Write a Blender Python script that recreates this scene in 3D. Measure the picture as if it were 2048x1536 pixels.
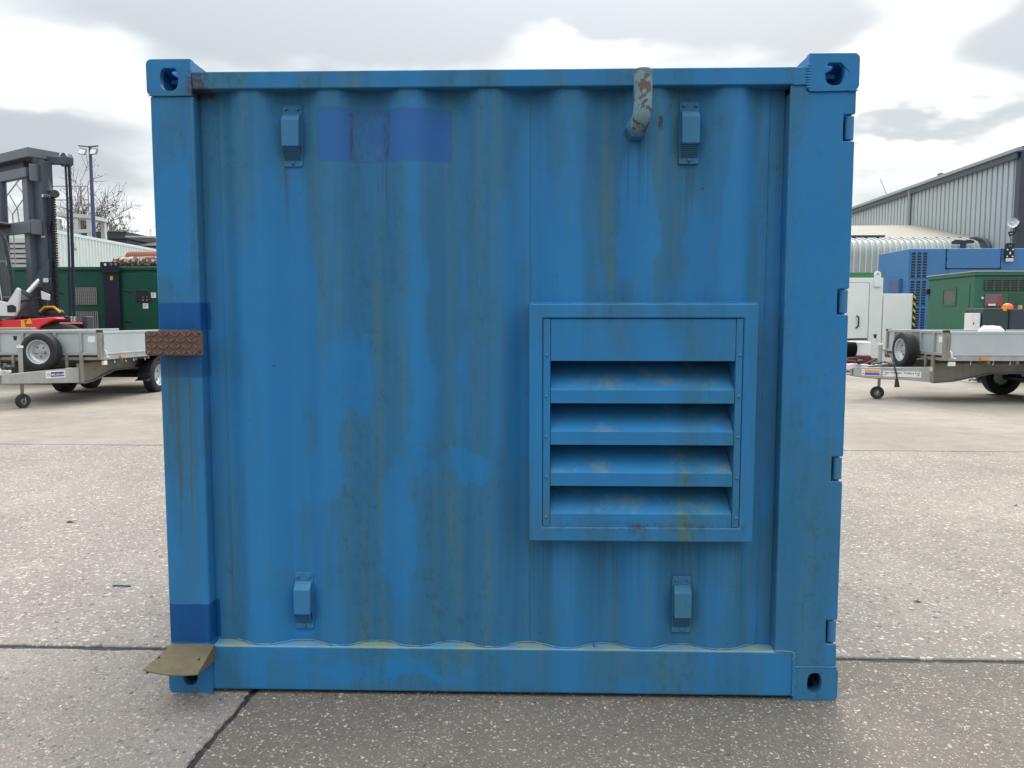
import bpy, bmesh, math, random
from mathutils import Vector, Matrix, noise as mnoise
from mathutils.geometry import tessellate_polygon

for o in list(bpy.data.objects):
    bpy.data.objects.remove(o, do_unlink=True)
SC = bpy.context.scene
COL = SC.collection
R = math.radians
random.seed(7)

# ------------------------------------------------------------------ node helper
class NG:
    def __init__(s, nt):
        s.nt = nt
    def n(s, t, **kw):
        nd = s.nt.nodes.new(t)
        for k, v in kw.items():
            setattr(nd, k, v)
        return nd
    def put(s, sock, v):
        if isinstance(v, bpy.types.NodeSocket):
            s.nt.links.new(v, sock)
        elif isinstance(v, (tuple, list)):
            if len(v) == 3 and len(sock.default_value) == 4:
                v = (*v, 1)
            sock.default_value = v
        else:
            sock.default_value = v
    def m(s, op, a, b=0.0, c=None, clamp=False):
        nd = s.n('ShaderNodeMath', operation=op, use_clamp=clamp)
        s.put(nd.inputs[0], a); s.put(nd.inputs[1], b)
        if c is not None:
            s.put(nd.inputs[2], c)
        return nd.outputs[0]
    def add(s, *a):
        r = a[0]
        for b in a[1:]:
            r = s.m('ADD', r, b)
        return r
    def mul(s, *a):
        r = a[0]
        for b in a[1:]:
            r = s.m('MULTIPLY', r, b)
        return r
    def inv(s, a):
        return s.m('SUBTRACT', 1.0, a)
    def mix(s, fac, a, b, blend='MIX'):
        nd = s.n('ShaderNodeMix', data_type='RGBA', blend_type=blend)
        s.put(nd.inputs[0], fac); s.put(nd.inputs[6], a); s.put(nd.inputs[7], b)
        return nd.outputs[2]
    def sm(s, x, a, b, lo=0.0, hi=1.0):
        nd = s.n('ShaderNodeMapRange', interpolation_type='SMOOTHSTEP', clamp=True)
        s.put(nd.inputs[0], x)
        if a > b:
            a, b, lo, hi = b, a, hi, lo
        nd.inputs[1].default_value = a; nd.inputs[2].default_value = b
        nd.inputs[3].default_value = lo; nd.inputs[4].default_value = hi
        return nd.outputs[0]
    def mp(s, vec, scale=(1, 1, 1), loc=(0, 0, 0), rot=(0, 0, 0)):
        nd = s.n('ShaderNodeMapping')
        s.put(nd.inputs[0], vec)
        nd.inputs[1].default_value = loc; nd.inputs[2].default_value = rot; nd.inputs[3].default_value = scale
        return nd.outputs[0]
    def noise(s, vec, scale=1.0, detail=4.0, rough=0.55, dist=0.0, col=False):
        nd = s.n('ShaderNodeTexNoise')
        s.put(nd.inputs['Vector'], vec)
        nd.inputs['Scale'].default_value = scale; nd.inputs['Detail'].default_value = detail
        nd.inputs['Roughness'].default_value = rough; nd.inputs['Distortion'].default_value = dist
        return nd.outputs[1 if col else 0]
    def voro(s, vec, scale, feature='F1', rnd=1.0):
        nd = s.n('ShaderNodeTexVoronoi', feature=feature)
        s.put(nd.inputs['Vector'], vec); nd.inputs['Scale'].default_value = scale
        nd.inputs['Randomness'].default_value = rnd
        return nd
    def xyz(s, vec):
        nd = s.n('ShaderNodeSeparateXYZ'); s.put(nd.inputs[0], vec)
        return nd.outputs
    def comb(s, x, y, z):
        nd = s.n('ShaderNodeCombineXYZ')
        s.put(nd.inputs[0], x); s.put(nd.inputs[1], y); s.put(nd.inputs[2], z)
        return nd.outputs[0]
    def rect(s, x, z, x0, x1, z0, z1, e=0.004):
        return s.mul(s.sm(x, x0 - e, x0 + e), s.sm(x, x1 + e, x1 - e), s.sm(z, z0 - e, z0 + e), s.sm(z, z1 + e, z1 - e))
    def ell(s, x, z, cx, cz, rx, rz, a=0.6, b=1.25):
        dx = s.m('MULTIPLY', s.m('SUBTRACT', x, cx), 1 / rx)
        dz = s.m('MULTIPLY', s.m('SUBTRACT', z, cz), 1 / rz)
        d = s.m('SQRT', s.add(s.mul(dx, dx), s.mul(dz, dz)))
        return s.sm(d, b, a)

# ------------------------------------------------------------------ camera, sky, sun, exposure
cam_d = bpy.data.cameras.new('camera')
cam = bpy.data.objects.new('camera', cam_d); COL.objects.link(cam)
cam.location = (0.117, -2.701, 1.368)
cam.rotation_euler = (R(90 - 4.72), 0, R(1.51))
cam_d.sensor_width = 36.0
cam_d.lens = 36.0 * 1538 / 2048
cam_d.clip_start = 0.05; cam_d.clip_end = 3000
SC.camera = cam

SUN_AZ, SUN_EL = 14.0, 44.0        # degrees; azimuth from +y towards +x
W = bpy.data.worlds.new('World'); SC.world = W; W.use_nodes = True
W.node_tree.nodes.clear()
W.cycles.sampling_method = 'MANUAL'; W.cycles.sample_map_resolution = 256
g = NG(W.node_tree)
tc = g.n('ShaderNodeTexCoord').outputs['Generated']
sky = g.n('ShaderNodeTexSky', sky_type='NISHITA', sun_disc=False)
sky.sun_elevation = R(SUN_EL); sky.sun_rotation = R(SUN_AZ); sky.air_density = 1.3; sky.dust_density = 2.5
dx, dy, dz = g.xyz(tc)
up = g.m('MAXIMUM', dz, 0.0)
den = g.m('ADD', up, 0.16)
px_, py_ = g.m('DIVIDE', dx, den), g.m('DIVIDE', dy, den)
cv = g.comb(px_, py_, 0.0)
warp = g.noise(cv, 1.6, 2, 0.55)
cl = g.noise(g.mp(cv, (0.9, 1.05, 1), (3.1, 8.4, 0.7)), 0.85, 5, 0.56)
# the clouds in view: u = across, v = up, both wobbled
wob = g.m('MULTIPLY', g.m('SUBTRACT', warp, 0.5), 0.30)
wob2 = g.m('MULTIPLY', g.m('SUBTRACT', g.noise(cv, 3.1, 3, 0.55), 0.5), 0.13)
ysafe = g.m('MAXIMUM', dy, 0.05)
u = g.add(g.m('DIVIDE', dx, ysafe), wob); v = g.add(g.m('DIVIDE', dz, ysafe), wob2)
bias = 0.0
for (cu, cw, ru, rv, am) in [(-0.66, 0.225, 0.17, 0.060, -0.30), (-0.33, 0.385, 0.32, 0.060, -0.28), (-0.08, 0.385, 0.25, 0.055, -0.20),
                             (0.06, 0.425, 0.22, 0.040, -0.22), (0.30, 0.375, 0.17, 0.045, -0.26), (0.50, 0.247, 0.085, 0.017, -0.34),
                             (0.66, 0.355, 0.09, 0.07, -0.26), (0.60, 0.165, 0.22, 0.030, -0.14), (-0.62, 0.335, 0.12, 0.045, 0.26),
                             (0.51, 0.33, 0.09, 0.09, 0.30), (0.54, 0.215, 0.16, 0.020, 0.24), (0.05, 0.345, 0.11, 0.022, 0.26), (-0.55, 0.11, 0.2, 0.03, 0.05)]:
    bias = g.add(bias, g.m('MULTIPLY', g.ell(u, v, cu, cw, ru * 1.15, rv * 1.25, 0.0, 1.45), am * 1.25))
front = g.sm(dy, 0.15, 0.45)
cl = g.add(cl, g.m('MULTIPLY', bias, front), 0.035)
lit = g.sm(cl, 0.26, 0.80)
ccol = g.mix(lit, (0.53, 0.575, 0.61), (1.24, 1.26, 1.25))
grad = g.m('ADD', g.m('MULTIPLY', g.sm(dz, 0.22, 0.95), 1.25), 0.74)     # an overcast sky brightens towards the zenith
sd3 = (math.sin(R(SUN_AZ)) * math.cos(R(SUN_EL)), math.cos(R(SUN_AZ)) * math.cos(R(SUN_EL)), math.sin(R(SUN_EL)))
toward = g.add(g.m('MULTIPLY', dx, sd3[0]), g.m('MULTIPLY', dy, sd3[1]), g.m('MULTIPLY', dz, sd3[2]))
grad = g.mul(grad, g.m('ADD', 0.92, g.m('MULTIPLY', toward, 0.26)))     # and towards the hidden sun
ccol = g.mix(1.0, ccol, g.comb(grad, grad, grad), 'MULTIPLY')
skyc = g.mix(1.0, sky.outputs[0], (0.10, 0.10, 0.10), 'MULTIPLY')
allc = g.mix(0.90, skyc, ccol)
bg = g.n('ShaderNodeBackground'); g.put(bg.inputs[0], allc); bg.inputs[1].default_value = 1.0
wo = g.n('ShaderNodeOutputWorld'); W.node_tree.links.new(bg.outputs[0], wo.inputs[0])

sd = bpy.data.lights.new('sun', 'SUN'); sd.energy = 1.5; sd.angle = R(22); sd.color = (1.0, 0.96, 0.90)
sun = bpy.data.objects.new('sun', sd); COL.objects.link(sun)
a, e = R(SUN_AZ), R(SUN_EL)
sv = Vector((math.sin(a) * math.cos(e), math.cos(a) * math.cos(e), math.sin(e)))
sun.rotation_euler = sv.to_track_quat('Z', 'Y').to_euler()
sun.location = sv * 40

vs = SC.view_settings
vs.view_transform = 'Standard'; vs.look = 'None'; vs.exposure = 0.45; vs.gamma = 1.0; vs.use_curve_mapping = False
SC.render.engine = 'CYCLES'
cy = SC.cycles
cy.max_bounces = 5; cy.diffuse_bounces = 3; cy.glossy_bounces = 3; cy.transmission_bounces = 4; cy.transparent_max_bounces = 6
cy.caustics_reflective = False; cy.caustics_refractive = False
cy.use_adaptive_sampling = True; cy.adaptive_threshold = 0.02; cy.use_denoising = True
SC.render.resolution_x = 1024; SC.render.resolution_y = 768

# ------------------------------------------------------------------ mesh helper
ORG = {}
class MB:
    def __init__(s):
        s.v = []; s.f = []
    def add(s, vs, fs):
        o = len(s.v); s.v += [tuple(p) for p in vs]; s.f += [tuple(i + o for i in f) for f in fs]
        return s
    def box(s, x0, x1, y0, y1, z0, z1):
        return s.add([(x0, y0, z0), (x1, y0, z0), (x1, y1, z0), (x0, y1, z0), (x0, y0, z1), (x1, y0, z1), (x1, y1, z1), (x0, y1, z1)],
                     [(3, 2, 1, 0), (4, 5, 6, 7), (0, 1, 5, 4), (1, 2, 6, 5), (2, 3, 7, 6), (3, 0, 4, 7)])
    def obb(s, c, size, rot=(0, 0, 0)):
        M = Matrix.Translation(c) @ (rot if isinstance(rot, Matrix) else Matrix.Rotation(rot[2], 4, 'Z') @ Matrix.Rotation(rot[1], 4, 'Y') @ Matrix.Rotation(rot[0], 4, 'X'))
        hx, hy, hz = size[0] / 2, size[1] / 2, size[2] / 2
        b = MB().box(-hx, hx, -hy, hy, -hz, hz)
        return s.add([M @ Vector(p) for p in b.v], b.f)
    def bar(s, p0, p1, w, h, up=(0, 0, 1)):
        p0, p1 = Vector(p0), Vector(p1); d = p1 - p0; L = d.length; d.normalize()
        u = Vector(up)
        if abs(d.dot(u)) > 0.98: u = Vector((1, 0, 0))
        r = d.cross(u).normalized(); u = r.cross(d)
        M = Matrix((d, r, u)).transposed().to_4x4(); M.translation = (p0 + p1) / 2
        hx, hy, hz = L / 2, w / 2, h / 2
        b = MB().box(-hx, hx, -hy, hy, -hz, hz)
        return s.add([M @ Vector(p) for p in b.v], b.f)
    def tube(s, pts, r, n=10, caps=True, flat=1.0):
        pts = [Vector(p) for p in pts]; k = len(pts)
        rr = r if isinstance(r, (list, tuple)) else [r] * k
        t0 = (pts[1] - pts[0]).normalized()
        a = Vector((0, 0, 1)) if abs(t0.z) < 0.9 else Vector((1, 0, 0))
        nrm = t0.cross(a).normalized(); rings = []
        for i in range(k):
            t = (pts[min(i + 1, k - 1)] - pts[max(i - 1, 0)]).normalized()
            nrm = (nrm - t * nrm.dot(t)).normalized(); b = t.cross(nrm)
            rings.append([pts[i] + (nrm * math.cos(2 * math.pi * j / n) + b * math.sin(2 * math.pi * j / n) * flat) * rr[i] for j in range(n)])
        vs = [p for rg in rings for p in rg]; fs = []
        for i in range(k - 1):
            for j in range(n):
                fs.append((i * n + j, i * n + (j + 1) % n, (i + 1) * n + (j + 1) % n, (i + 1) * n + j))
        if caps:
            fs.append(tuple(range(n - 1, -1, -1))); fs.append(tuple((k - 1) * n + j for j in range(n)))
        return s.add(vs, fs)
    def cyl(s, p0, p1, r0, r1=None, n=20, caps=True):
        return s.tube([p0, p1], [r0, r0 if r1 is None else r1], n, caps)
    def lathe(s, prof, c, axis=(0, 1, 0), n=32, cap=True):
        ax = Vector(axis).normalized(); c = Vector(c)
        a = Vector((0, 0, 1)) if abs(ax.z) < 0.9 else Vector((1, 0, 0))
        e1 = ax.cross(a).normalized(); e2 = ax.cross(e1); k = len(prof)
        vs = [c + ax * h + (e1 * math.cos(2 * math.pi * j / n) + e2 * math.sin(2 * math.pi * j / n)) * r for (r, h) in prof for j in range(n)]
        fs = [(i * n + j, i * n + (j + 1) % n, (i + 1) * n + (j + 1) % n, (i + 1) * n + j) for i in range(k - 1) for j in range(n)]
        if cap and prof[0][0] > 1e-4: fs.append(tuple(range(n)))
        if cap and prof[-1][0] > 1e-4: fs.append(tuple((k - 1) * n + j for j in range(n)))
        return s.add(vs, fs)
    def ring(s, prof, c, axis=(0, 1, 0), n=32):       # closed profile, no caps
        ax = Vector(axis).normalized(); c = Vector(c)
        a = Vector((0, 0, 1)) if abs(ax.z) < 0.9 else Vector((1, 0, 0))
        e1 = ax.cross(a).normalized(); e2 = ax.cross(e1); k = len(prof)
        vs = [c + ax * h + (e1 * math.cos(2 * math.pi * j / n) + e2 * math.sin(2 * math.pi * j / n)) * r for (r, h) in prof for j in range(n)]
        fs = [(i * n + j, i * n + (j + 1) % n, ((i + 1) % k) * n + (j + 1) % n, ((i + 1) % k) * n + j) for i in range(k) for j in range(n)]
        return s.add(vs, fs)
    def prism(s, poly, axis, a0, a1, hole=None):
        def P(p, a):
            return {'x': (a, p[0], p[1]), 'y': (p[0], a, p[1]), 'z': (p[0], p[1], a)}[axis]
        loops = [list(poly)] + ([list(hole)] if hole else [])
        allp = [p for l in loops for p in l]; N = len(allp)
        vs = [P(p, a0) for p in allp] + [P(p, a1) for p in allp]; fs = []
        if hole:
            for t in tessellate_polygon([[Vector((p[0], p[1], 0)) for p in l] for l in loops]):
                fs.append(tuple(t)); fs.append(tuple(i + N for i in reversed(t)))
        else:
            fs.append(tuple(range(N))); fs.append(tuple(range(2 * N - 1, N - 1, -1)))
        o = 0
        for l in loops:
            k = len(l)
            for i in range(k):
                j = (i + 1) % k
                fs.append((o + i, o + j, N + o + j, N + o + i))
            o += k
        return s.add(vs, fs)
    def sph(s, c, r, n=10, sc=(1, 1, 1)):
        k = n // 2; vs = []; fs = []
        for i in range(k + 1):
            th = math.pi * i / k
            for j in range(n):
                ph = 2 * math.pi * j / n
                vs.append((c[0] + r * sc[0] * math.sin(th) * math.cos(ph), c[1] + r * sc[1] * math.sin(th) * math.sin(ph), c[2] + r * sc[2] * math.cos(th)))
        for i in range(k):
            for j in range(n):
                fs.append((i * n + j, i * n + (j + 1) % n, (i + 1) * n + (j + 1) % n, (i + 1) * n + j))
        return s.add(vs, fs)
    def build(s, name, mat, parent=None, bevel=0.0, smooth=None, seg=2, loc=None):
        me = bpy.data.meshes.new(name)
        org = Vector(loc) if loc is not None else (ORG.get(parent.name, Vector()) if parent else Vector())
        bm = bmesh.new()
        bv = [bm.verts.new(Vector(p) - org) for p in s.v]
        for f in s.f:
            try: bm.faces.new([bv[i] for i in f])
            except ValueError: pass
        bmesh.ops.remove_doubles(bm, verts=bm.verts, dist=1e-6)
        bmesh.ops.recalc_face_normals(bm, faces=bm.faces)
        bm.to_mesh(me); bm.free()
        if smooth is not None:
            for p in me.polygons: p.use_smooth = True
            me.set_sharp_from_angle(angle=R(smooth))
        me.materials.append(mat)
        o = bpy.data.objects.new(name, me); COL.objects.link(o)
        if parent:
            o.parent = parent
            ORG[o.name] = ORG.get(parent.name, Vector())
            if loc is not None: o.location = Vector(loc) - ORG.get(parent.name, Vector())
        elif loc is not None:
            o.location = loc; ORG[o.name] = Vector(loc)
        if bevel > 0:
            b = o.modifiers.new('bevel', 'BEVEL'); b.width = bevel; b.segments = seg; b.limit_method = 'ANGLE'; b.angle_limit = R(35)
        return o

def tag(o, label, cat, group=None):
    o['label'] = label; o['category'] = cat
    if group: o['group'] = group
    return o
def struct(o):
    o['kind'] = 'structure'; return o
def thing(name, label, cat, loc=(0, 0, 0), rotz=0.0, group=None):
    o = bpy.data.objects.new(name, None); COL.objects.link(o)
    o.empty_display_size = 0.2
    o.location = loc; o.rotation_euler = (0, 0, rotz)
    ORG[o.name] = Vector(loc) if rotz == 0.0 else Vector()
    return tag(o, label, cat, group)
def clone(o, parent, delta=(0, 0, 0)):
    c = o.copy(); COL.objects.link(c); c.parent = parent
    c.location = Vector(o.location) + Vector(delta)
    for ch in list(o.children): clone(ch, c)
    return c
def cp(o, parent, loc):
    c = o.copy(); COL.objects.link(c); c.parent = parent; c.location = loc
    ORG[c.name] = ORG.get(parent.name, Vector())
    return c
def text(s, size, mat, parent, M, name='lettering', extrude=0.0006, bold=0.0):
    cu = bpy.data.curves.new(name, 'FONT'); cu.body = s; cu.size = size; cu.extrude = extrude; cu.offset = bold; cu.align_x = 'CENTER'; cu.align_y = 'CENTER'
    to = bpy.data.objects.new('tmp', cu); COL.objects.link(to)
    dg = bpy.context.evaluated_depsgraph_get()
    me = bpy.data.meshes.new_from_object(to.evaluated_get(dg))
    bpy.data.objects.remove(to, do_unlink=True); bpy.data.curves.remove(cu)
    me.transform(M); me.materials.clear(); me.materials.append(mat)
    o = bpy.data.objects.new(name, me); COL.objects.link(o); o.parent = parent
    return o
def rrect(x0, x1, z0, z1, r, n=5, corners=(1, 1, 1, 1)):
    pts = []
    for k, (cx, cz, a0) in enumerate([(x1 - r, z1 - r, 0), (x0 + r, z1 - r, 90), (x0 + r, z0 + r, 180), (x1 - r, z0 + r, 270)]):
        if corners[k]:
            for i in range(n + 1):
                an = R(a0 + 90 * i / n); pts.append((cx + r * math.cos(an), cz + r * math.sin(an)))
        else:
            pts.append(((x1, z1), (x0, z1), (x0, z0), (x1, z0))[k])
    return pts

# ------------------------------------------------------------------ materials
def newmat(name):
    m = bpy.data.materials.new(name); m.use_nodes = True; m.node_tree.nodes.clear()
    q = NG(m.node_tree)
    b = q.n('ShaderNodeBsdfPrincipled'); o = q.n('ShaderNodeOutputMaterial')
    m.node_tree.links.new(b.outputs[0], o.inputs[0])
    return m, q, b
def bump(q, b, h, dist=0.01, strength=1.0):
    nd = q.n('ShaderNodeBump'); nd.inputs['Strength'].default_value = strength; nd.inputs['Distance'].default_value = dist
    q.put(nd.inputs['Height'], h); q.nt.links.new(nd.outputs[0], b.inputs['Normal'])
MATS = {}
def mat(name, col, rough=0.5, metal=0.0, var=0.12, scale=3.0, dirt=0.0, dirtcol=(0.10, 0.085, 0.06), bmp=0.0, spec=0.5, fine=40.0):
    if name in MATS: return MATS[name]
    m, q, b = newmat(name)
    o = q.n('ShaderNodeTexCoord').outputs['Object']
    n1 = q.noise(o, scale, 5, 0.6); n2 = q.noise(o, fine, 3, 0.6)
    f = q.m('ADD', q.m('MULTIPLY', q.m('SUBTRACT', n1, 0.5), 2 * var), 1.0)
    f = q.m('ADD', f, q.m('MULTIPLY', q.m('SUBTRACT', n2, 0.5), var))
    c = q.mix(1.0, col, q.comb(f, f, f), 'MULTIPLY')
    if dirt > 0:
        st = q.noise(q.mp(o, (6, 6, 0.7)), 1.0, 6, 0.65)
        sp = q.noise(o, scale * 2.2, 6, 0.65)
        dm = q.m('MULTIPLY', q.sm(q.add(q.m('MULTIPLY', st, 0.6), q.m('MULTIPLY', sp, 0.4)), 0.42, 0.68), dirt)
        c = q.mix(dm, c, dirtcol)
    q.put(b.inputs['Base Color'], c)
    q.put(b.inputs['Roughness'], q.m('ADD', rough - 0.08, q.m('MULTIPLY', n1, 0.16)))
    b.inputs['Metallic'].default_value = metal
    b.inputs['Specular IOR Level'].default_value = spec
    if bmp > 0: bump(q, b, q.add(n2, q.m('MULTIPLY', n1, 0.5)), bmp)
    MATS[name] = m
    return m

# ------------------------------------------------------------------ ground: concrete yard slabs
def concrete(name, base, light, pebble, pebden, pscale, rough=0.85, bmpd=0.004, smooth=False):
    m, q, b = newmat(name)
    o = q.n('ShaderNodeTexCoord').outputs['Object']
    big = q.noise(o, 0.55, 5, 0.6); mid = q.noise(o, 3.1, 6, 0.62); fine = q.noise(o, 55, 4, 0.7)
    c = q.mix(q.sm(big, 0.3, 0.7), base, light)
    f = q.add(0.30, q.m('MULTIPLY', mid, 0.52), q.m('MULTIPLY', q.noise(o, 17, 3, 0.7), 0.40), q.m('MULTIPLY', fine, 0.62))
    c = q.mix(1.0, c, q.comb(f, f, f), 'MULTIPLY')
    stain = q.sm(q.noise(q.mp(o, (1, 1.6, 1), (4, 2, 0)), 1.3, 7, 0.62), 0.54, 0.74)
    c = q.mix(q.m('MULTIPLY', stain, 0.34), c, (0.12, 0.112, 0.105))
    h = fine
    if not smooth:
        hs = None
        for (sc, dn, seedloc) in ((pscale * 2.3, min(0.95, pebden * 1.5), (1.3, 5.1, 0)), (pscale * 1.15, pebden * 0.9, (0, 0, 0))):
            ov = q.mp(q.mix(0.016, o, q.noise(o, sc * 0.8, 1, 0.5, 0, True), 'ADD'), (1, 1, 0.0), seedloc)
            vo = q.voro(ov, sc)
            rx, ry, rz = q.xyz(vo.outputs['Color'])
            sel = q.m('LESS_THAN', rx, dn)
            rad = q.m('ADD', 0.18, q.m('MULTIPLY', ry, 0.30))
            ms = q.m('MULTIPLY', q.sm(q.m('SUBTRACT', vo.outputs['Distance'], rad), 0.06, -0.04), sel)
            pc = q.mix(rz, pebble[0], pebble[1])
            pc = q.mix(q.m('GREATER_THAN', q.m('FRACT', q.m('MULTIPLY', rx, 37.0)), 0.955), pc, (0.36, 0.20, 0.10))
            pc = q.mix(q.m('LESS_THAN', q.m('FRACT', q.m('MULTIPLY', ry, 23.0)), 0.13), pc, (0.11, 0.10, 0.095))
            c = q.mix(q.m('MULTIPLY', ms, 0.72), c, pc)
            if sc < pscale * 1.5 and sc > pscale: h = q.add(h, q.m('MULTIPLY', ms, 0.8))
    else:
        br = q.noise(q.mp(o, (1.2, 9, 1), (0, 0, 0), (0, 0, 0.3)), 1.0, 5, 0.6)
        c = q.mix(q.m('MULTIPLY', q.sm(br, 0.45, 0.7), 0.22), c, (0.19, 0.178, 0.16))
    q.put(b.inputs['Base Color'], c)
    b.inputs['Roughness'].default_value = rough; b.inputs['Specular IOR Level'].default_value = 0.3
    bump(q, b, h, bmpd)
    MATS[name] = m
    return m
PEB2 = ((0.17, 0.15, 0.13), (0.62, 0.57, 0.49))
PEB = ((0.22, 0.20, 0.18), (0.52, 0.48, 0.42))
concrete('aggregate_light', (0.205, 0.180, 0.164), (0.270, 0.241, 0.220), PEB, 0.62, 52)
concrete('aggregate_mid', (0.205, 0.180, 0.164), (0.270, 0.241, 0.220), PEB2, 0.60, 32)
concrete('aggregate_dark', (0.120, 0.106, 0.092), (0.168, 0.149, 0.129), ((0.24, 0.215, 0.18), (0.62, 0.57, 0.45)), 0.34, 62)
concrete('aggregate_back', (0.202, 0.180, 0.158), (0.268, 0.242, 0.213), PEB2, 0.56, 32)
concrete('brushed_concrete', (0.230, 0.207, 0.174), (0.295, 0.268, 0.228), PEB, 0, 60, 0.9, 0.002, True)
m, q, b = newmat('bitumen'); MATS['bitumen'] = m
o_ = q.n('ShaderNodeTexCoord').outputs['Object']
nn = q.noise(o_, 40, 5, 0.7)
q.put(b.inputs['Base Color'], q.mix(q.sm(nn, 0.5, 0.75), (0.022, 0.023, 0.025), (0.12, 0.112, 0.104))); b.inputs['Roughness'].default_value = 0.75
bump(q, b, nn, 0.004)
mat('far_ground', (0.27, 0.255, 0.23), 0.9, 0, 0.2, 0.4, bmp=0.004)

ground = MB().add([(-600, -300, -0.009), (600, -300, -0.009), (600, 900, -0.009), (-600, 900, -0.009)], [(0, 1, 2, 3)]).build('ground', MATS['bitumen'])
struct(ground)
def jit(p, q, n, amp, seed):
    p, q = Vector((*p, 0)), Vector((*q, 0)); d = (q - p); nr = Vector((-d.y, d.x, 0)).normalized(); out = []
    for i in range(n):
        t = i / n; w = p + d * t
        a = mnoise.noise(Vector((w.x * 7 + seed, w.y * 7, seed))) * amp + mnoise.noise(Vector((w.x * 38 + seed, w.y * 38, 3.0))) * amp * 0.7
        out.append((w + nr * a)[:2])
    return out
def slab(poly, mt, ns, amp, seed):
    pts = []
    for i in range(len(poly)):
        pts += jit(poly[i], poly[(i + 1) % len(poly)], ns[i], amp, seed)
    # gentle chamfer: inner top loop and outer loop 5 mm lower
    c = Vector((sum(p[0] for p in pts) / len(pts), sum(p[1] for p in pts) / len(pts)))
    mb = MB(); N = len(pts)
    top = []
    for i, p in enumerate(pts):
        a, bb = Vector(pts[i - 1]), Vector(pts[(i + 1) % N]); t = (bb - a); nr = Vector((-t.y, t.x)).normalized() if t.length > 0 else Vector((0, 0))
        top.append((p[0] + nr.x * 0.005, p[1] + nr.y * 0.005, 0.0))
    mid = [(p[0], p[1], -0.004) for p in pts]; low = [(p[0], p[1], -0.06) for p in pts]
    mb.add(top + mid + low, [tuple(range(N))] + [(i, i + N, (i + 1) % N + N, (i + 1) % N) for i in range(N)] + [(i + N, i + 2 * N, (i + 1) % N + 2 * N, (i + 1) % N + N) for i in range(N)])
    return mb.build('concrete_slab', MATS[mt], ground)
def yA(x): return 0.364 - 0.0092 * x          # joint just behind the container front
def yB(x): return 5.50 - 0.0195 * x
G_ = 0.018
xs_near = [-7.1, -0.93, 5.6]
# front row
slab([(-7.6, -5.2), (-1.155 - 0.012, -5.2), (-0.90 - 0.012, yA(-0.93) - G_), (-7.1, yA(-7.1) - G_)], 'aggregate_light', [40, 700, 300, 40], 0.010, 1.0)
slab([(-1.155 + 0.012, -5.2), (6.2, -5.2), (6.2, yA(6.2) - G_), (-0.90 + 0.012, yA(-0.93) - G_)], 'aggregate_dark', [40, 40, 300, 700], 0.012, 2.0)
# second row
slab([(-7.1, yA(-7.1) + G_), (-0.93 - G_, yA(-0.93) + G_), (-0.93 - G_, yB(-0.93) - G_), (-7.1, yB(-7.1) - G_)], 'aggregate_mid', [400, 60, 200, 60], 0.004, 3.0)
slab([(-0.93 + G_, yA(-0.93) + G_), (6.6, yA(6.6) + G_), (6.6, yB(6.6) - G_), (-0.93 + G_, yB(-0.93) - G_)], 'aggregate_back', [400, 60, 200, 60], 0.004, 4.0)
slab([(-14, yA(-14) + G_), (-7.1 - 2 * G_, yA(-7.1) + G_), (-7.1 - 2 * G_, yB(-7.1) - G_), (-14, yB(-14) - G_)], 'aggregate_mid', [40, 40, 40, 40], 0.004, 5.0)
slab([(6.6 + 2 * G_, yA(6.6) + G_), (14, yA(14) + G_), (14, yB(14) - G_), (6.6 + 2 * G_, yB(6.6) - G_)], 'aggregate_back', [40, 40, 40, 40], 0.004, 6.0)
# rows beyond, brushed concrete
cols = [(-25, -16.5), (-16.5, -10.2), (-10.2, -4.0), (-4.0, 1.3), (1.3, 6.55), (6.55, 12.6), (12.6, 19), (19, 28)]
rows = [(None, 10.55), (10.55, 15.7), (15.7, 20.8), (20.8, 26.0)]
for ri, (y0, y1) in enumerate(rows):
    for ci, (x0, x1) in enumerate(cols):
        ya0 = (yB(x0) if y0 is None else y0) + 0.006; ya1 = (yB(x1) if y0 is None else y0) + 0.006
        slab([(x0 + 0.006, ya0 + (0.009 if y0 is None else 0)), (x1 - 0.006, ya1 + (0.009 if y0 is None else 0)), (x1 - 0.006, y1 - 0.006), (x0 + 0.006, y1 - 0.006)], 'brushed_concrete', [60, 20, 20, 20], 0.003, 10.0 + ri * 9 + ci)
struct(MB().add([(-400, 26.01, -0.001), (400, 26.01, -0.001), (400, 700, -0.001), (-400, 700, -0.001)], [(0, 1, 2, 3)]).build('far_yard', MATS['far_ground']))

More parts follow.
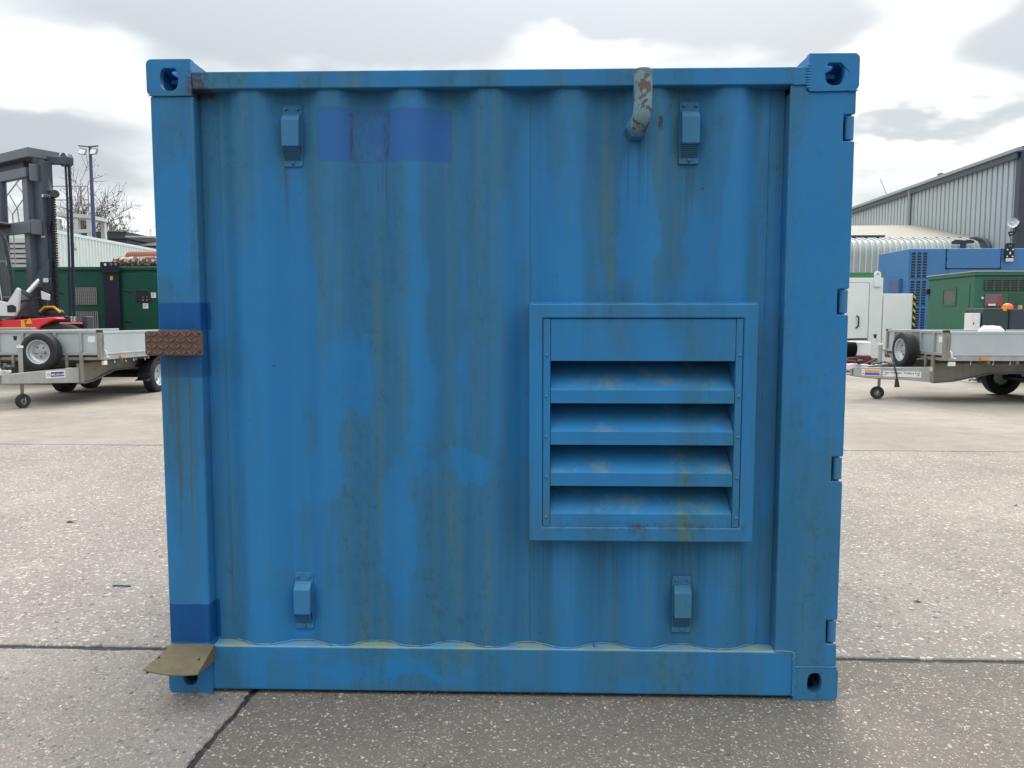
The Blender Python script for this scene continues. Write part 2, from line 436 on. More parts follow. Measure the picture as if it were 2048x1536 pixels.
# loose grit and small stones proud of the surface
m, q, b = newmat('grit'); MATS['grit'] = m
at = q.n('ShaderNodeAttribute', attribute_name='tone'); q.put(b.inputs['Base Color'], at.outputs['Color']); b.inputs['Roughness'].default_value = 0.8
def grit():
    rnd = random.Random(3); V = []; F = []; T = []
    ico = [(0, 0, 1), (0.894, 0, 0.447), (0.276, 0.851, 0.447), (-0.724, 0.526, 0.447), (-0.724, -0.526, 0.447), (0.276, -0.851, 0.447)]
    def stone(x, y, r, col):
        o = len(V); an = rnd.random() * 6.28; ex = rnd.uniform(0.9, 1.9); ca, sa = math.cos(an), math.sin(an)
        for (a, bb, c) in ico:
            k = rnd.uniform(0.75, 1.2); a *= r * ex * k; bb *= r * k
            V.append((x + a * ca - bb * sa, y + a * sa + bb * ca, c * r * 0.34 - r * 0.03))
        for i in range(1, 6):
            F.append((o, o + i, o + (i % 5) + 1)); T.append(col)
    pal = [(0.62, 0.58, 0.48), (0.74, 0.71, 0.62), (0.45, 0.42, 0.36), (0.52, 0.44, 0.30), (0.36, 0.33, 0.30)]
    for i in range(4600):
        y = -1.5 + 6.5 * rnd.random() ** 1.6; x = rnd.uniform(-1, 1) * (1.6 + 0.75 * (y + 2.2))
        if -1.2 < x < 1.2 and 0.05 < y < 2.2: continue
        k = 1.0 if y < 1.0 else 0.9
        t = rnd.random()
        if t < 0.82: col = rnd.choice(pal)
        elif t < 0.90: col = (0.38, 0.19, 0.08)
        else: col = (0.05, 0.045, 0.042)
        r = rnd.choice([0.0018, 0.0022, 0.0027, 0.0034, 0.0052]) * k
        if x < -0.93: r *= 0.85
        stone(x, y, r, col)
    for i in range(420):  # extra dark stones along the container foot, added to deepen its contact shadow
        x = rnd.uniform(-1.2, 1.2); stone(x, rnd.gauss(-0.012, 0.016), rnd.choice([0.002, 0.003, 0.0045]), rnd.choice([(0.05, 0.045, 0.04), (0.09, 0.08, 0.07), (0.16, 0.14, 0.11)]))
    me = bpy.data.meshes.new('loose_grit'); me.from_pydata(V, [], F)
    ca = me.color_attributes.new('tone', 'FLOAT_COLOR', 'CORNER')
    for p in me.polygons:
        c = T[p.index]
        for li in p.loop_indices: ca.data[li].color = (*c, 1)
    me.materials.append(MATS['grit'])
    o = bpy.data.objects.new('loose_grit', me); COL.objects.link(o)
    o['kind'] = 'stuff'; o['label'] = 'pale and rusty grit scattered over the concrete slabs, dark stones added as shade along the container foot'; o['category'] = 'grit'
grit()
mat('dead_leaf', (0.035, 0.027, 0.022), 0.9)
mat('blue_plastic', (0.02, 0.06, 0.17), 0.4)
def leaf(x, y, s, an, label):
    mb = MB(); pts = [(-1, 0, 0.1), (-0.5, 0.35, 0.3), (0.2, 0.42, 0.12), (1, 0.05, 0.35), (0.3, -0.4, 0.25), (-0.5, -0.3, 0.05)]
    ca, sa = math.cos(an), math.sin(an)
    up = [(x + s * (p[0] * ca - p[1] * sa), y + s * (p[0] * sa + p[1] * ca), s * p[2] + 0.002) for p in pts]
    dn = [(p[0], p[1], p[2] - 0.0015) for p in up]
    mb.add(up + dn + [(x, y, s * 0.28), (x, y, s * 0.28 - 0.0015)], [(i, (i + 1) % 6, 12) for i in range(6)] + [(i + 6, (i + 1) % 6 + 6, 13) for i in range(6)] + [(i, i + 6, (i + 1) % 6 + 6, (i + 1) % 6) for i in range(6)])
    tag(mb.build('dead_leaf', MATS['dead_leaf'], loc=(x, y, 0)), label, 'leaf', 'dead leaves on the concrete')
leaf(-3.01, 2.35, 0.034, 0.4, 'curled dark dead leaf on pale concrete left of the blue container')
leaf(-2.63, 3.45, 0.022, 0.1, 'small dark leaf lying further back left of the container')
leaf(3.7, 3.0, 0.02, 0.7, 'dark flat leaf on the concrete right of the container')
leaf(2.0, 1.0, 0.016, 2.7, 'dark leaf near the lowest hinge of the container')
tag(MB().tube([(-2.045, 1.115, 0.004), (-2.0, 1.108, 0.007), (-1.95, 1.11, 0.004)], 0.004, 6).build('plastic_strip', MATS['blue_plastic'], loc=(-2.0, 1.11, 0)), 'thin blue plastic strip lying on the concrete left of container', 'plastic strip')

# ------------------------------------------------------------------ weathered container paint
def paint(name, features=True, tint=None):
    m, q, b = newmat(name)
    o = q.n('ShaderNodeTexCoord').outputs['Object']
    X, Y_, Z = q.xyz(o)
    wx = q.m('MULTIPLY', q.m('SUBTRACT', q.noise(q.mp(o, (1, 1, 0.55)), 7.0, 3, 0.6), 0.5), 0.16)
    wz = q.m('MULTIPLY', q.m('SUBTRACT', q.noise(q.mp(o, (1, 1, 1), (4, 0, 2)), 6.0, 3, 0.6), 0.5), 0.30)
    x2, z2 = q.add(X, wx), q.add(Z, wz)
    st1 = q.noise(q.mp(o, (5.4, 1.0, 0.50)), 1.0, 4, 0.60)           # broad runs
    st2 = q.noise(q.mp(o, (26, 26, 0.9), (2, 0, 0)), 1.0, 3, 0.65)          # thin runs
    blot = q.noise(o, 9.0, 4, 0.68); spk = q.noise(o, 130, 1, 0.7)
    score = st1
    for (px, pz, rx, rz, am) in [(345, 430, 40, 150, .25), (560, 600, 90, 250, .16), (690, 800, 70, 170, .25), (640, 925, 60, 60, .22), (850, 800, 34, 170, .22),
                                 (1482, 400, 32, 180, .34), (1285, 430, 40, 150, .24), (1402, 500, 26, 110, .18), (1640, 520, 90, 380, .26), (930, 915, 75, 28, .24),
                                 (800, 1050, 34, 160, .2), (1130, 480, 50, 160, .12), (540, 1240, 70, 60, .22), (760, 1335, 190, 30, .2), (1080, 780, 28, 120, .2),
                                 (885, 620, 36, 420, -.20), (715, 890, 58, 66, -.24), (985, 300, 50, 120, -.16), (1235, 400, 26, 150, -.16), (1345, 450, 30, 170, -.18),
                                 (1270, 830, 190, 200, .10), (1060, 1120, 220, 200, -.08), (1250, 1335, 70, 46, -.2), (1600, 1150, 60, 150, -.14), (800, 165, 700, 50, -.10), (365, 850, 40, 110, -.12)]:
        cx, cz = (px - 1006) / 577.0, (1391 - pz) / 560.0
        score = q.add(score, q.m('MULTIPLY', q.ell(x2, z2, cx, cz, rx / 577.0, rz / 560.0, 0.55, 1.2), am))
    score = q.add(score, q.m('MULTIPLY', q.m('SUBTRACT', blot, 0.5), 0.22), q.m('MULTIPLY', q.sm(Z, 2.15, 2.18), 0.16))
    clean = q.m('MAXIMUM', q.m('MULTIPLY', q.sm(score, 0.42, 0.68), 0.95), q.m('MULTIPLY', q.sm(score, 0.545, 0.580), 0.66))
    bright = q.mix(st1, (0.020, 0.172, 0.415), (0.028, 0.204, 0.465))
    dull = q.mix(q.sm(st2, 0.3, 0.7), (0.028, 0.146, 0.295), (0.044, 0.162, 0.268))
    c = q.mix(q.m('ADD', 0.08, q.m('MULTIPLY', clean, 0.92)), dull, bright)
    # algae and grime in vertical runs
    alg = q.mul(q.sm(st2, 0.50, 0.76), q.sm(st1, 0.62, 0.38), q.sm(blot, 0.35, 0.6))
    c = q.mix(q.m('MULTIPLY', alg, 0.75), c, (0.105, 0.160, 0.070))
    spots = q.m('MULTIPLY', q.sm(q.add(spk, q.m('MULTIPLY', blot, 0.6)), 0.98, 1.12), q.inv(q.m('MULTIPLY', clean, 0.75)))
    c = q.mix(q.m('MULTIPLY', spots, 0.5), c, (0.05, 0.075, 0.08))
    mid = q.noise(q.mp(o, (1, 1, 0.6)), 48, 3, 0.7)
    fs = q.mul(q.sm(mid, 0.50, 0.64), q.sm(q.add(st1, q.m('MULTIPLY', blot, 0.5)), 0.80, 0.62), q.inv(q.m('MULTIPLY', clean, 0.6)))
    c = q.mix(q.m('MULTIPLY', fs, 0.45), c, (0.040, 0.105, 0.090))
    fd = q.sm(q.noise(o, 2.2, 2, 0.5), 0.35, 0.75)
    c = q.mix(q.m('MULTIPLY', fd, 0.10), c, (0.05, 0.17, 0.34))
    # algae collects on upward edges
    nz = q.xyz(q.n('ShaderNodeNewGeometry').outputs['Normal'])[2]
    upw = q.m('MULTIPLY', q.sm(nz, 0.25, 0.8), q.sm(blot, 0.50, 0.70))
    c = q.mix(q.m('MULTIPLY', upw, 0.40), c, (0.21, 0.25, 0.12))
    ledge_lit = q.mul(q.sm(nz, 0.3, 0.8), q.sm(Z, 0.21, 0.20), q.sm(Z, 0.14, 0.16))  # sky brightness painted onto the bottom rail ledge, mixed with chalk and algae tones
    c = q.mix(q.m('MULTIPLY', ledge_lit, 0.55), c, q.mix(q.sm(blot, 0.40, 0.60), (0.16, 0.36, 0.52), (0.34, 0.38, 0.20)))
    chip = q.m('MULTIPLY', q.sm(q.noise(o, 31, 2, 0.55), 0.735, 0.755), q.sm(q.noise(o, 2.7, 1, 0.5), 0.45, 0.6))
    c = q.mix(q.m('MULTIPLY', chip, 0.8), c, q.mix(mid, (0.035, 0.03, 0.028), (0.15, 0.075, 0.04)))
    rough = q.m('ADD', 0.42, q.m('MULTIPLY', q.inv(clean), 0.22))
    h = q.add(q.m('MULTIPLY', q.noise(o, 3.5, 3, 0.5), 1.0), q.m('MULTIPLY', spk, 0.012))
    if features:
        wob = q.m('MULTIPLY', q.m('SUBTRACT', q.noise(o, 14, 3, 0.5), 0.5), 0.010)
        xx, zz = q.add(X, wob), q.add(Z, wob)
        # repainted bands on the left post and the painted-over plate area
        for (r4, colr, am) in [((-1.3, -1.045, 1.335, 1.431), (0.005, 0.078, 0.27), 0.92), ((-1.3, -1.05, 1.165, 1.335), (0.012, 0.085, 0.24), 0.7), ((-1.3, -1.045, 0.19, 0.334), (0.005, 0.068, 0.235), 0.92)]:
            c = q.mix(q.mul(q.rect(xx, zz, *r4, 0.004), am, q.sm(st2, 0.10, 0.50, 0.72, 1.0)), c, colr)
        pr = q.rect(xx, zz, -0.628, -0.172, 1.925, 2.098, 0.0025)
        scr = q.m('MULTIPLY', q.rect(q.add(X, q.m('MULTIPLY', wx, 0.35)), Z, -0.527, -0.392, 1.90, 2.12, 0.014), q.sm(q.noise(q.mp(o, (3, 3, 1)), 12, 5, 0.7), 0.42, 0.58))
        c = q.mix(q.m('MULTIPLY', pr, q.inv(q.m('MULTIPLY', scr, 0.75))), c, (0.030, 0.128, 0.37))
        edge = q.m('SUBTRACT', q.rect(xx, zz, -0.632, -0.168, 1.921, 2.102, 0.004), pr)
        c = q.mix(q.m('MULTIPLY', edge, 0.35), c, (0.03, 0.06, 0.12))
        for (xs_, ws_) in ((-0.517, 0.007), (-0.396, 0.010)):
            ln_ = q.mul(q.rect(q.add(X, q.m('MULTIPLY', wx, 0.10)), Z, xs_ - ws_, xs_ + ws_, 1.928, 2.09, 0.005), q.sm(q.noise(q.mp(o, (1, 1, 0.4)), 55, 3, 0.7), 0.38, 0.55))
            c = q.mix(q.m('MULTIPLY', ln_, 0.7), c, (0.045, 0.06, 0.075))
        flake = q.mul(pr, scr, q.sm(q.noise(q.mp(o, (1, 1, 0.5)), 75, 5, 0.75), 0.52, 0.62))
        c = q.mix(q.m('MULTIPLY', flake, 0.8), c, (0.10, 0.075, 0.06))
        # rust: burnt corner at the left end of the top rail, sill of the louvre, small chips
        rn = q.noise(o, 30, 6, 0.7)
        r1 = q.mul(q.rect(q.add(X, q.m('MULTIPLY', wx, 0.3)), Z, -1.075, -1.005, 2.145, 2.222, 0.014), q.sm(rn, 0.40, 0.54))
        r2 = q.m('MULTIPLY', q.rect(X, Z, 0.15, 0.87, 0.628, 0.655, 0.012), q.sm(rn, 0.47, 0.6))
        r3 = q.m('MULTIPLY', q.rect(X, q.add(Z, q.m('MULTIPLY', wz, 0.2)), 0.46, 0.53, 0.585, 0.65, 0.02), q.sm(rn, 0.42, 0.55))
        r4_ = q.m('MULTIPLY', q.ell(X, Z, 0.556, 2.045, 0.010, 0.030), q.sm(rn, 0.45, 0.5))
        rr = q.m('MINIMUM', q.add(r1, q.m('MULTIPLY', r2, 0.6), q.m('MULTIPLY', r3, 0.35), r4_), 1.0)
        c = q.mix(q.m('MULTIPLY', rr, 0.85), c, q.mix(q.noise(o, 90, 3, 0.6), (0.024, 0.018, 0.016), (0.10, 0.055, 0.032)))
        for (x0, x1, z0, z1, am) in ((0.115, 0.885, 0.30, 0.585, 0.32), (-0.765, -0.69, 1.70, 1.905, 0.45), (0.625, 0.70, 1.70, 1.905, 0.45), (0.44, 0.52, 1.75, 2.0, 0.5), (-0.53, -0.38, 1.6, 1.92, 0.4)):
            rn2 = q.noise(q.mp(o, (70, 70, 0.8), (x0 * 3, 0, 0)), 1.0, 2, 0.6)
            run = q.mul(q.rect(X, Z, x0, x1, z0 - 0.2, z1, 0.006), q.sm(q.add(Z, q.m('MULTIPLY', rn2, 0.5)), z0 + 0.25, z1 + 0.25), q.sm(rn2, 0.48, 0.62))
            c = q.mix(q.m('MULTIPLY', run, am), c, (0.030, 0.085, 0.095))
        # drips below the rusty plate on the left post
        dn = q.noise(q.mp(o, (60, 60, 1.2), (0.3, 0, 0)), 1.0, 4, 0.6)
        dr = q.mul(q.rect(X, Z, -1.20, -1.06, 0.62, 1.25, 0.05), q.sm(dn, 0.58, 0.66))
        c = q.mix(q.m('MULTIPLY', dr, 0.6), c, (0.10, 0.085, 0.035))
        xw = q.add(X, q.m('MULTIPLY', q.m('SUBTRACT', q.noise(q.mp(o, (0, 0, 9)), 1.0, 4, 0.6), 0.5), 0.022))
        for (x0, w0, z0) in ((-1.148, 0.0065, 0.72), (-1.155, 0.003, 0.55), (-1.108, 0.0025, 0.85), (-1.178, 0.008, 1.0)):
            l1 = q.rect(xw, Z, x0 - w0, x0 + w0, z0, 1.25, 0.0025)
            c = q.mix(q.mul(l1, 0.5, q.sm(dn, 0.30, 0.55, 0.5, 1.0)), c, (0.080, 0.080, 0.035))
    if tint: c = q.mix(tint[0], c, tint[1])
    q.put(b.inputs['Base Color'], c); q.put(b.inputs['Roughness'], rough)
    b.inputs['Specular IOR Level'].default_value = 0.22
    bump(q, b, h, 0.006)
    MATS[name] = m
    return m
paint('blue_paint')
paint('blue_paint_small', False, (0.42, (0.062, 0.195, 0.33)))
mat('rust', (0.125, 0.068, 0.052), 0.85, 0, 0.35, 18, 0.35, (0.06, 0.05, 0.045), 0.003)
mat('algae_steel', (0.150, 0.128, 0.075), 0.85, 0, 0.35, 14, 0.45, (0.10, 0.075, 0.055), 0.003)
mat('dark_gap', (0.012, 0.016, 0.022), 0.9)
mat('mesh_dark', (0.012, 0.030, 0.045), 0.8)
mat('rivet_steel', (0.10, 0.20, 0.30), 0.4, 0.5)
mat('bright_hole', (0.45, 0.47, 0.48), 0.6)
m, q, b = newmat('peeling_pipe'); MATS['peeling_pipe'] = m
o_ = q.n('ShaderNodeTexCoord').outputs['Object']
n1 = q.noise(o_, 26, 5, 0.6, 0.4); n2 = q.noise(o_, 60, 5, 0.65)
c = q.mix(q.sm(q.noise(o_, 9, 4, 0.6), 0.4, 0.6), (0.085, 0.19, 0.26), (0.16, 0.29, 0.34))
c = q.mix(q.sm(n2, 0.52, 0.70), c, (0.24, 0.29, 0.24))
c = q.mix(q.sm(n1, 0.53, 0.56), c, q.mix(n2, (0.085, 0.055, 0.050), (0.15, 0.10, 0.09)))
q.put(b.inputs['Base Color'], c); b.inputs['Roughness'].default_value = 0.65; bump(q, b, q.sm(n1, 0.53, 0.56), 0.0015)

# ------------------------------------------------------------------ the blue container
BP = MATS['blue_paint']; BS = MATS['blue_paint_small']
CH, CD, HW = 2.266, 2.20, 1.219
box = thing('shipping_container', 'weathered blue steel shipping container standing in the middle of the yard', 'container', (0, 1.1, 0))
def keyhole(cx, cz, w, h, n=18, flat=0.0):
    pts = []
    for i in range(n):
        an = 2 * math.pi * i / n
        x, z = math.cos(an), math.sin(an)
        k = (abs(x) ** 2.6 + abs(z) ** 2.6) ** (-1 / 2.6)
        pts.append((cx + w / 2 * x * k, cz + h / 2 * z * k))
    return pts
def casting(x0, x1, y0, y1, z0, z1, hole, front):
    mb = MB(); t = 0.026
    top = z0 > 1
    yf0, yf1 = (y0, y0 + t) if front else (y1 - t, y1)
    left = x0 < 0
    outer = rrect(x0, x1, z0, z1, 0.018, 5, (0 if left else 1, 1 if left else 0, 1 if left else 0, 0 if left else 1) if top else (0 if left else 1, 1 if left else 0, 1 if left else 0, 0 if left else 1))
    mb.prism(outer, 'y', yf0, yf1, hole)
    yb0, yb1 = (y0 + t + 0.0005, y1) if front else (y0, y1 - t - 0.0005)
    cx, cy, cz = (x0 + x1) / 2, (y0 + y1) / 2, (z0 + z1) / 2
    # outer side plate with its own hole
    xs = (x0 + 0.001, x0 + t) if left else (x1 - t, x1 - 0.001)
    mb.box(xs[0], xs[1], yb0, yb1, z0 + 0.012, z1 - 0.012)
    xi = (x1 - 0.012, x1 - 0.001) if left else (x0 + 0.001, x0 + 0.012)
    mb.prism([(yb0, z0 + 0.002), (yb1, z0 + 0.002), (yb1, z1 - 0.002), (yb0, z1 - 0.002)], 'x', xi[0], xi[1])
    # top / bottom plate with hole, and closed opposite plate
    xa, xb = (x0 + t + 0.0005, x1 - 0.0125) if left else (x0 + 0.0125, x1 - t - 0.0005)
    zo = (z1 - t, z1 - 0.002) if top else (z0 + 0.002, z0 + t)
    mb.prism([(xa, yb0), (xb, yb0), (xb, yb1), (xa, yb1)], 'z', zo[0], zo[1], keyhole((xa + xb) / 2, (yb0 + yb1) / 2, 0.06, 0.105))
    zc = (z0 + 0.001, z0 + 0.012) if top else (z1 - 0.012, z1 - 0.001)
    mb.box(xa, xb, yb0, yb1, zc[0], zc[1])
    ye = (yb1 - 0.012, yb1 - 0.001) if front else (yb0 + 0.001, yb0 + 0.012)
    mb.box(xa, xb, ye[0], ye[1], z0 + 0.0125, z1 - t - 0.0005)
    return mb.build('corner_casting', BP, box, 0.004, 40, 2)
def shield(cx, cz, w, h, flip):     # top castings: one cut corner
    p = keyhole(cx, cz, w, h, 20)
    return [(x, min(z, cz + h * 0.44)) for x, z in p]
casting(-1.219, -1.062, 0.0, 0.178, 2.144, 2.266, shield(-1.139, 2.200, 0.064, 0.082, 0), True)
casting(1.050, 1.219, 0.0, 0.178, 2.144, 2.266, shield(1.137, 2.200, 0.066, 0.080, 1), True)
casting(-1.219, -1.057, 0.0, 0.178, 0.0, 0.122, keyhole(-1.139, 0.064, 0.052, 0.074), True)
casting(1.060, 1.219, 0.0, 0.178, 0.0, 0.122, keyhole(1.136, 0.064, 0.052, 0.078), True)
for (xa, xb) in ((-1.219, -1.06), (1.06, 1.219)):
    casting(xa, xb, CD - 0.178, CD, 2.144, 2.266, keyhole((xa + xb) / 2, 2.205, 0.062, 0.08), False)
    casting(xa, xb, CD - 0.178, CD, 0.0, 0.122, keyhole((xa + xb) / 2, 0.061, 0.062, 0.075), False)
# left corner post
MB().box(-1.211, -1.060, 0.005, 0.150, 0.1225, 2.1435).build('corner_post', BP, box, 0.006, 40, 3)
# right door post with hinge notches
mb = MB()
notch = [(2.066, 1.977), (1.477, 1.388), (0.890, 0.802), (0.297, 0.209)]
poly = [(0.992, 0.1225), (1.213, 0.1225)]
for (zt, zb) in reversed(notch):
    poly += [(1.213, zb - 0.004), (1.209, zb), (1.173, zb), (1.173, zt), (1.209, zt), (1.213, zt + 0.004)]
poly += [(1.213, 2.1435), (1.0485, 2.1435), (1.0485, 2.1640), (0.992, 2.1640)]
mb.prism(poly, 'y', 0.006, 0.016)
mb.build('corner_post', BP, box, 0.003, 40)
MB().box(0.993, 1.166, 0.0165, 0.165, 0.1230, 2.143).build('post_channel', BP, box, 0.004)
MB().box(1.186, 1.211, 0.052, 0.165, 0.1230, 2.143).build('post_flange', BP, box, 0.003)
for (zt, zb) in notch:
    hk = MB().cyl((1.198, 0.022, zb + 0.006), (1.198, 0.022, zt - 0.005), 0.0155, n=16).box(1.196, 1.210, 0.024, 0.060, zb + 0.008, zt - 0.007).build('hinge', BS, box, 0.0015, 40)
    MB().cyl((1.198, 0.022, zb - 0.006), (1.198, 0.022, zt + 0.006), 0.0075, n=10).build('hinge_pin', MATS['rivet_steel'], hk, 0, 40)
# rails
MB().box(-1.0618, 1.0495, 0.003, 0.063, 2.165, 2.224).build('top_rail', BP, box, 0.004, 40)
mb = MB().prism([(-1.0568, 0.013), (1.0595, 0.013), (1.0595, 0.180), (1.03, 0.180), (0.9915, 0.180), (-1.0568, 0.180)], 'y', 0.002, 0.110)
mb.build('bottom_rail', BP, box, 0.007, 40, 3)
# corrugated wall panels
PER, PC0 = 0.278, -0.868
def corr_y(x, yp=0.014, yr=0.058):
    t = ((x - PC0) / PER) % 1.0
    t = min(t, 1 - t) * PER
    k = (t - 0.026) / 0.086
    k = max(0.0, min(1.0, k)); k = k * k * (3 - 2 * k) * 0.55 + k * 0.45
    return yp + (yr - yp) * k
def wall_panel(xa, xb, off, hole=None):
    n = int((xb - xa) / 0.0075); xs = [xa + (xb - xa) * i / n for i in range(n + 1)]
    zs = [0.170, 0.172] + [0.172 + 0.428 * i / 8 for i in range(1, 9)] + [0.60 + 0.81 * i / 12 for i in range(1, 13)] + [1.41 + 0.759 * i / 12 for i in range(1, 13)] + [2.17]
    V = []; F = []
    for i, x in enumerate(xs):
        y = corr_y(x) + off if -0.985 < x < 0.93 else 0.058 + off
        for z in zs:
            dn = 0.0022 * mnoise.noise(Vector((x * 3.3, 4.0, z * 2.6))) + 0.0012 * mnoise.noise(Vector((x * 9, 1.0, z * 5)))
            V.append((x, y + (dn if 0.2 < z < 2.14 and -0.97 < x < 0.91 and not 0.05 < x < 0.15 else 0.0), z))
    k = len(zs)
    for i in range(n):
        for j in range(k - 1):
            if hole and hole[0] < (xs[i] + xs[i + 1]) / 2 < hole[1] and 0.60 <= (zs[j] + zs[j + 1]) / 2 <= 1.41: continue
            F.append((i * k + j, (i + 1) * k + j, (i + 1) * k + j + 1, i * k + j + 1))
    o = MB().add(V, F).build('wall_panel', BP, box, 0, 60)
    sm = o.modifiers.new('thickness', 'SOLIDIFY'); sm.thickness = 0.003; sm.offset = 0.0; sm.use_rim = False
    return o
wall_panel(-0.992, 0.1075, 0.0)
wall_panel(0.1045, 0.938, 0.003, (0.16, 0.84))
MB().box(-1.0595, -0.986, 0.061, 0.068, 0.172, 2.168).build('edge_strip', BP, box, 0.001)
MB().box(0.930, 0.9925, 0.064, 0.071, 0.172, 2.168).build('edge_strip', BP, box, 0.001)
def weld(pts, r, wob, name='weld_bead', n=6, mt=None, step=0.006):
    P = []; rr = []
    for a, b_ in zip(pts[:-1], pts[1:]):
        a, b_ = Vector(a), Vector(b_); L = (b_ - a).length; k = max(2, int(L / step))
        for i in range(k):
            w = a + (b_ - a) * (i / k)
            P.append(w + Vector((mnoise.noise(w * 45) * wob, mnoise.noise(w * 45 + Vector((5, 5, 5))) * wob * 0.3, mnoise.noise(w * 45 + Vector((9, 1, 2))) * wob)))
            rr.append(r * (0.75 + 0.5 * abs(mnoise.noise(w * 130))))
    P.append(Vector(pts[-1])); rr.append(r)
    return MB().tube(P, rr, n).build(name, mt or BP, box, 0, 60)
weld([(-0.990, 0.064, 0.18), (-0.988, 0.064, 2.16)], 0.0028, 0.003)
weld([(0.940, 0.066, 0.18), (0.940, 0.066, 2.16)], 0.0030, 0.004)
weld([(0.1070, 0.0625, 0.18), (0.1070, 0.0625, 0.58)], 0.0012, 0.0006); weld([(0.1070, 0.0625, 1.43), (0.1070, 0.0625, 2.16)], 0.0012, 0.0006)
# the bead along the wavy foot of the wall
weld([(x / 1000, corr_y(x / 1000) - 0.003, 0.182) for x in range(-984, 930, 24)], 0.0035, 0.002, step=0.012)
weld([(x / 1000, corr_y(x / 1000) - 0.002, 2.164) for x in range(-984, 930, 24)], 0.0030, 0.002, step=0.012)
def zig(p0, p1, amp, k, r=0.003):
    p0, p1 = Vector(p0), Vector(p1); d = (p1 - p0); s = Vector((-d.z, 0, d.x)).normalized(); mb = MB()
    for i in range(k):
        c = p0 + d * ((i + 0.5) / k) + s * random.uniform(-0.0015, 0.0015)
        mb.sph(c, amp, 8, (1.0 if abs(d.z) > abs(d.x) else 0.7, 0.35, 0.55))
    return mb.build('weld_bead', BP, box, 0, 60)
zig((1.0495, 0.001, 2.150), (1.0495, 0.001, 2.232), 0.0085, 9); zig((1.0600, 0.000, 0.016), (1.0600, 0.000, 0.178), 0.0070, 22); zig((-1.0565, 0.000, 0.02), (-1.0565, 0.000, 0.175), 0.0055, 22)
weld([(1.0, 0.003, 2.164), (1.05, 0.003, 2.166)], 0.003, 0.002); weld([(1.062, 0.002, 0.1235), (1.214, 0.002, 0.1235)], 0.0042, 0.002); weld([(-1.216, 0.002, 2.1435), (-1.064, 0.002, 2.1435)], 0.0022, 0.001)
weld([(1.055, 0.002, 2.1435), (1.214, 0.002, 2.1435)], 0.003, 0.0015); weld([(0.992, 0.003, 0.182), (1.055, 0.003, 0.180)], 0.0032, 0.002)
# roof, floor and the walls on the other sides
MB().box(-1.16, 1.16, 0.062, CD - 0.05, 2.200, 2.215).build('roof', BP, box)
MB().box(-1.15, 1.15, 0.111, CD - 0.06, 0.11, 0.15).build('floor', MATS['dark_gap'], box)
def side_wall(xw):
    mb = MB(); n = 200; V = []; F = []
    for i in range(n + 1):
        y = 0.17 + (CD - 0.34) * i / n; d = corr_y(y - 0.2, 0.0, 0.036)
        x = xw + (d if xw < 0 else -d)
        V += [(x, y, 0.15), (x, y, 2.17)]
    for i in range(n): F.append((2 * i, 2 * i + 2, 2 * i + 3, 2 * i + 1))
    return mb.add(V, F).build('side_panel', BP, box, 0, 60)
side_wall(-1.205)
V = []; F = []; n = 240
for i in range(n + 1):
    x = -1.07 + 2.14 * i / n; y = CD - 0.01 - corr_y(x, 0, 0.036); V += [(x, y, 0.15), (x, y, 2.17)]
for i in range(n): F.append((2 * i, 2 * i + 2, 2 * i + 3, 2 * i + 1))
MB().add(V, F).build('rear_panel', BP, box, 0, 60)
for (xa, xb) in ((-1.211, -1.07), (1.07, 1.211)):
    MB().box(xa, xb, CD - 0.14, CD - 0.006, 0.1225, 2.1435).build('corner_post', BP, box, 0.004)
for (y0_, y1_) in ((0.18, 1.095), (1.105, CD - 0.18)):
    d_ = MB().box(1.165, 1.195, y0_, y1_, 0.13, 2.15).build('door', BP, box, 0.006)
    MB().cyl((1.21, (y0_ + y1_) / 2, 0.12), (1.21, (y0_ + y1_) / 2, 2.16), 0.014, n=10).build('locking_bar', BS, d_, 0, 40)
for xx in (-1.19, 1.13):
    MB().box(xx, xx + 0.06, 0.18, CD - 0.18, 2.165, 2.222).build('top_rail', BP, box, 0.004)
    MB().box(xx, xx + 0.06, 0.18, CD - 0.18, 0.013, 0.128).build('bottom_rail', BP, box, 0.004)
MB().box(-1.06, 1.06, CD - 0.065, CD - 0.002, 2.165, 2.222).build('top_rail', BP, box, 0.004)
MB().box(-1.06, 1.06, CD - 0.11, CD - 0.002, 0.013, 0.15).build('bottom_rail', BP, box, 0.004)

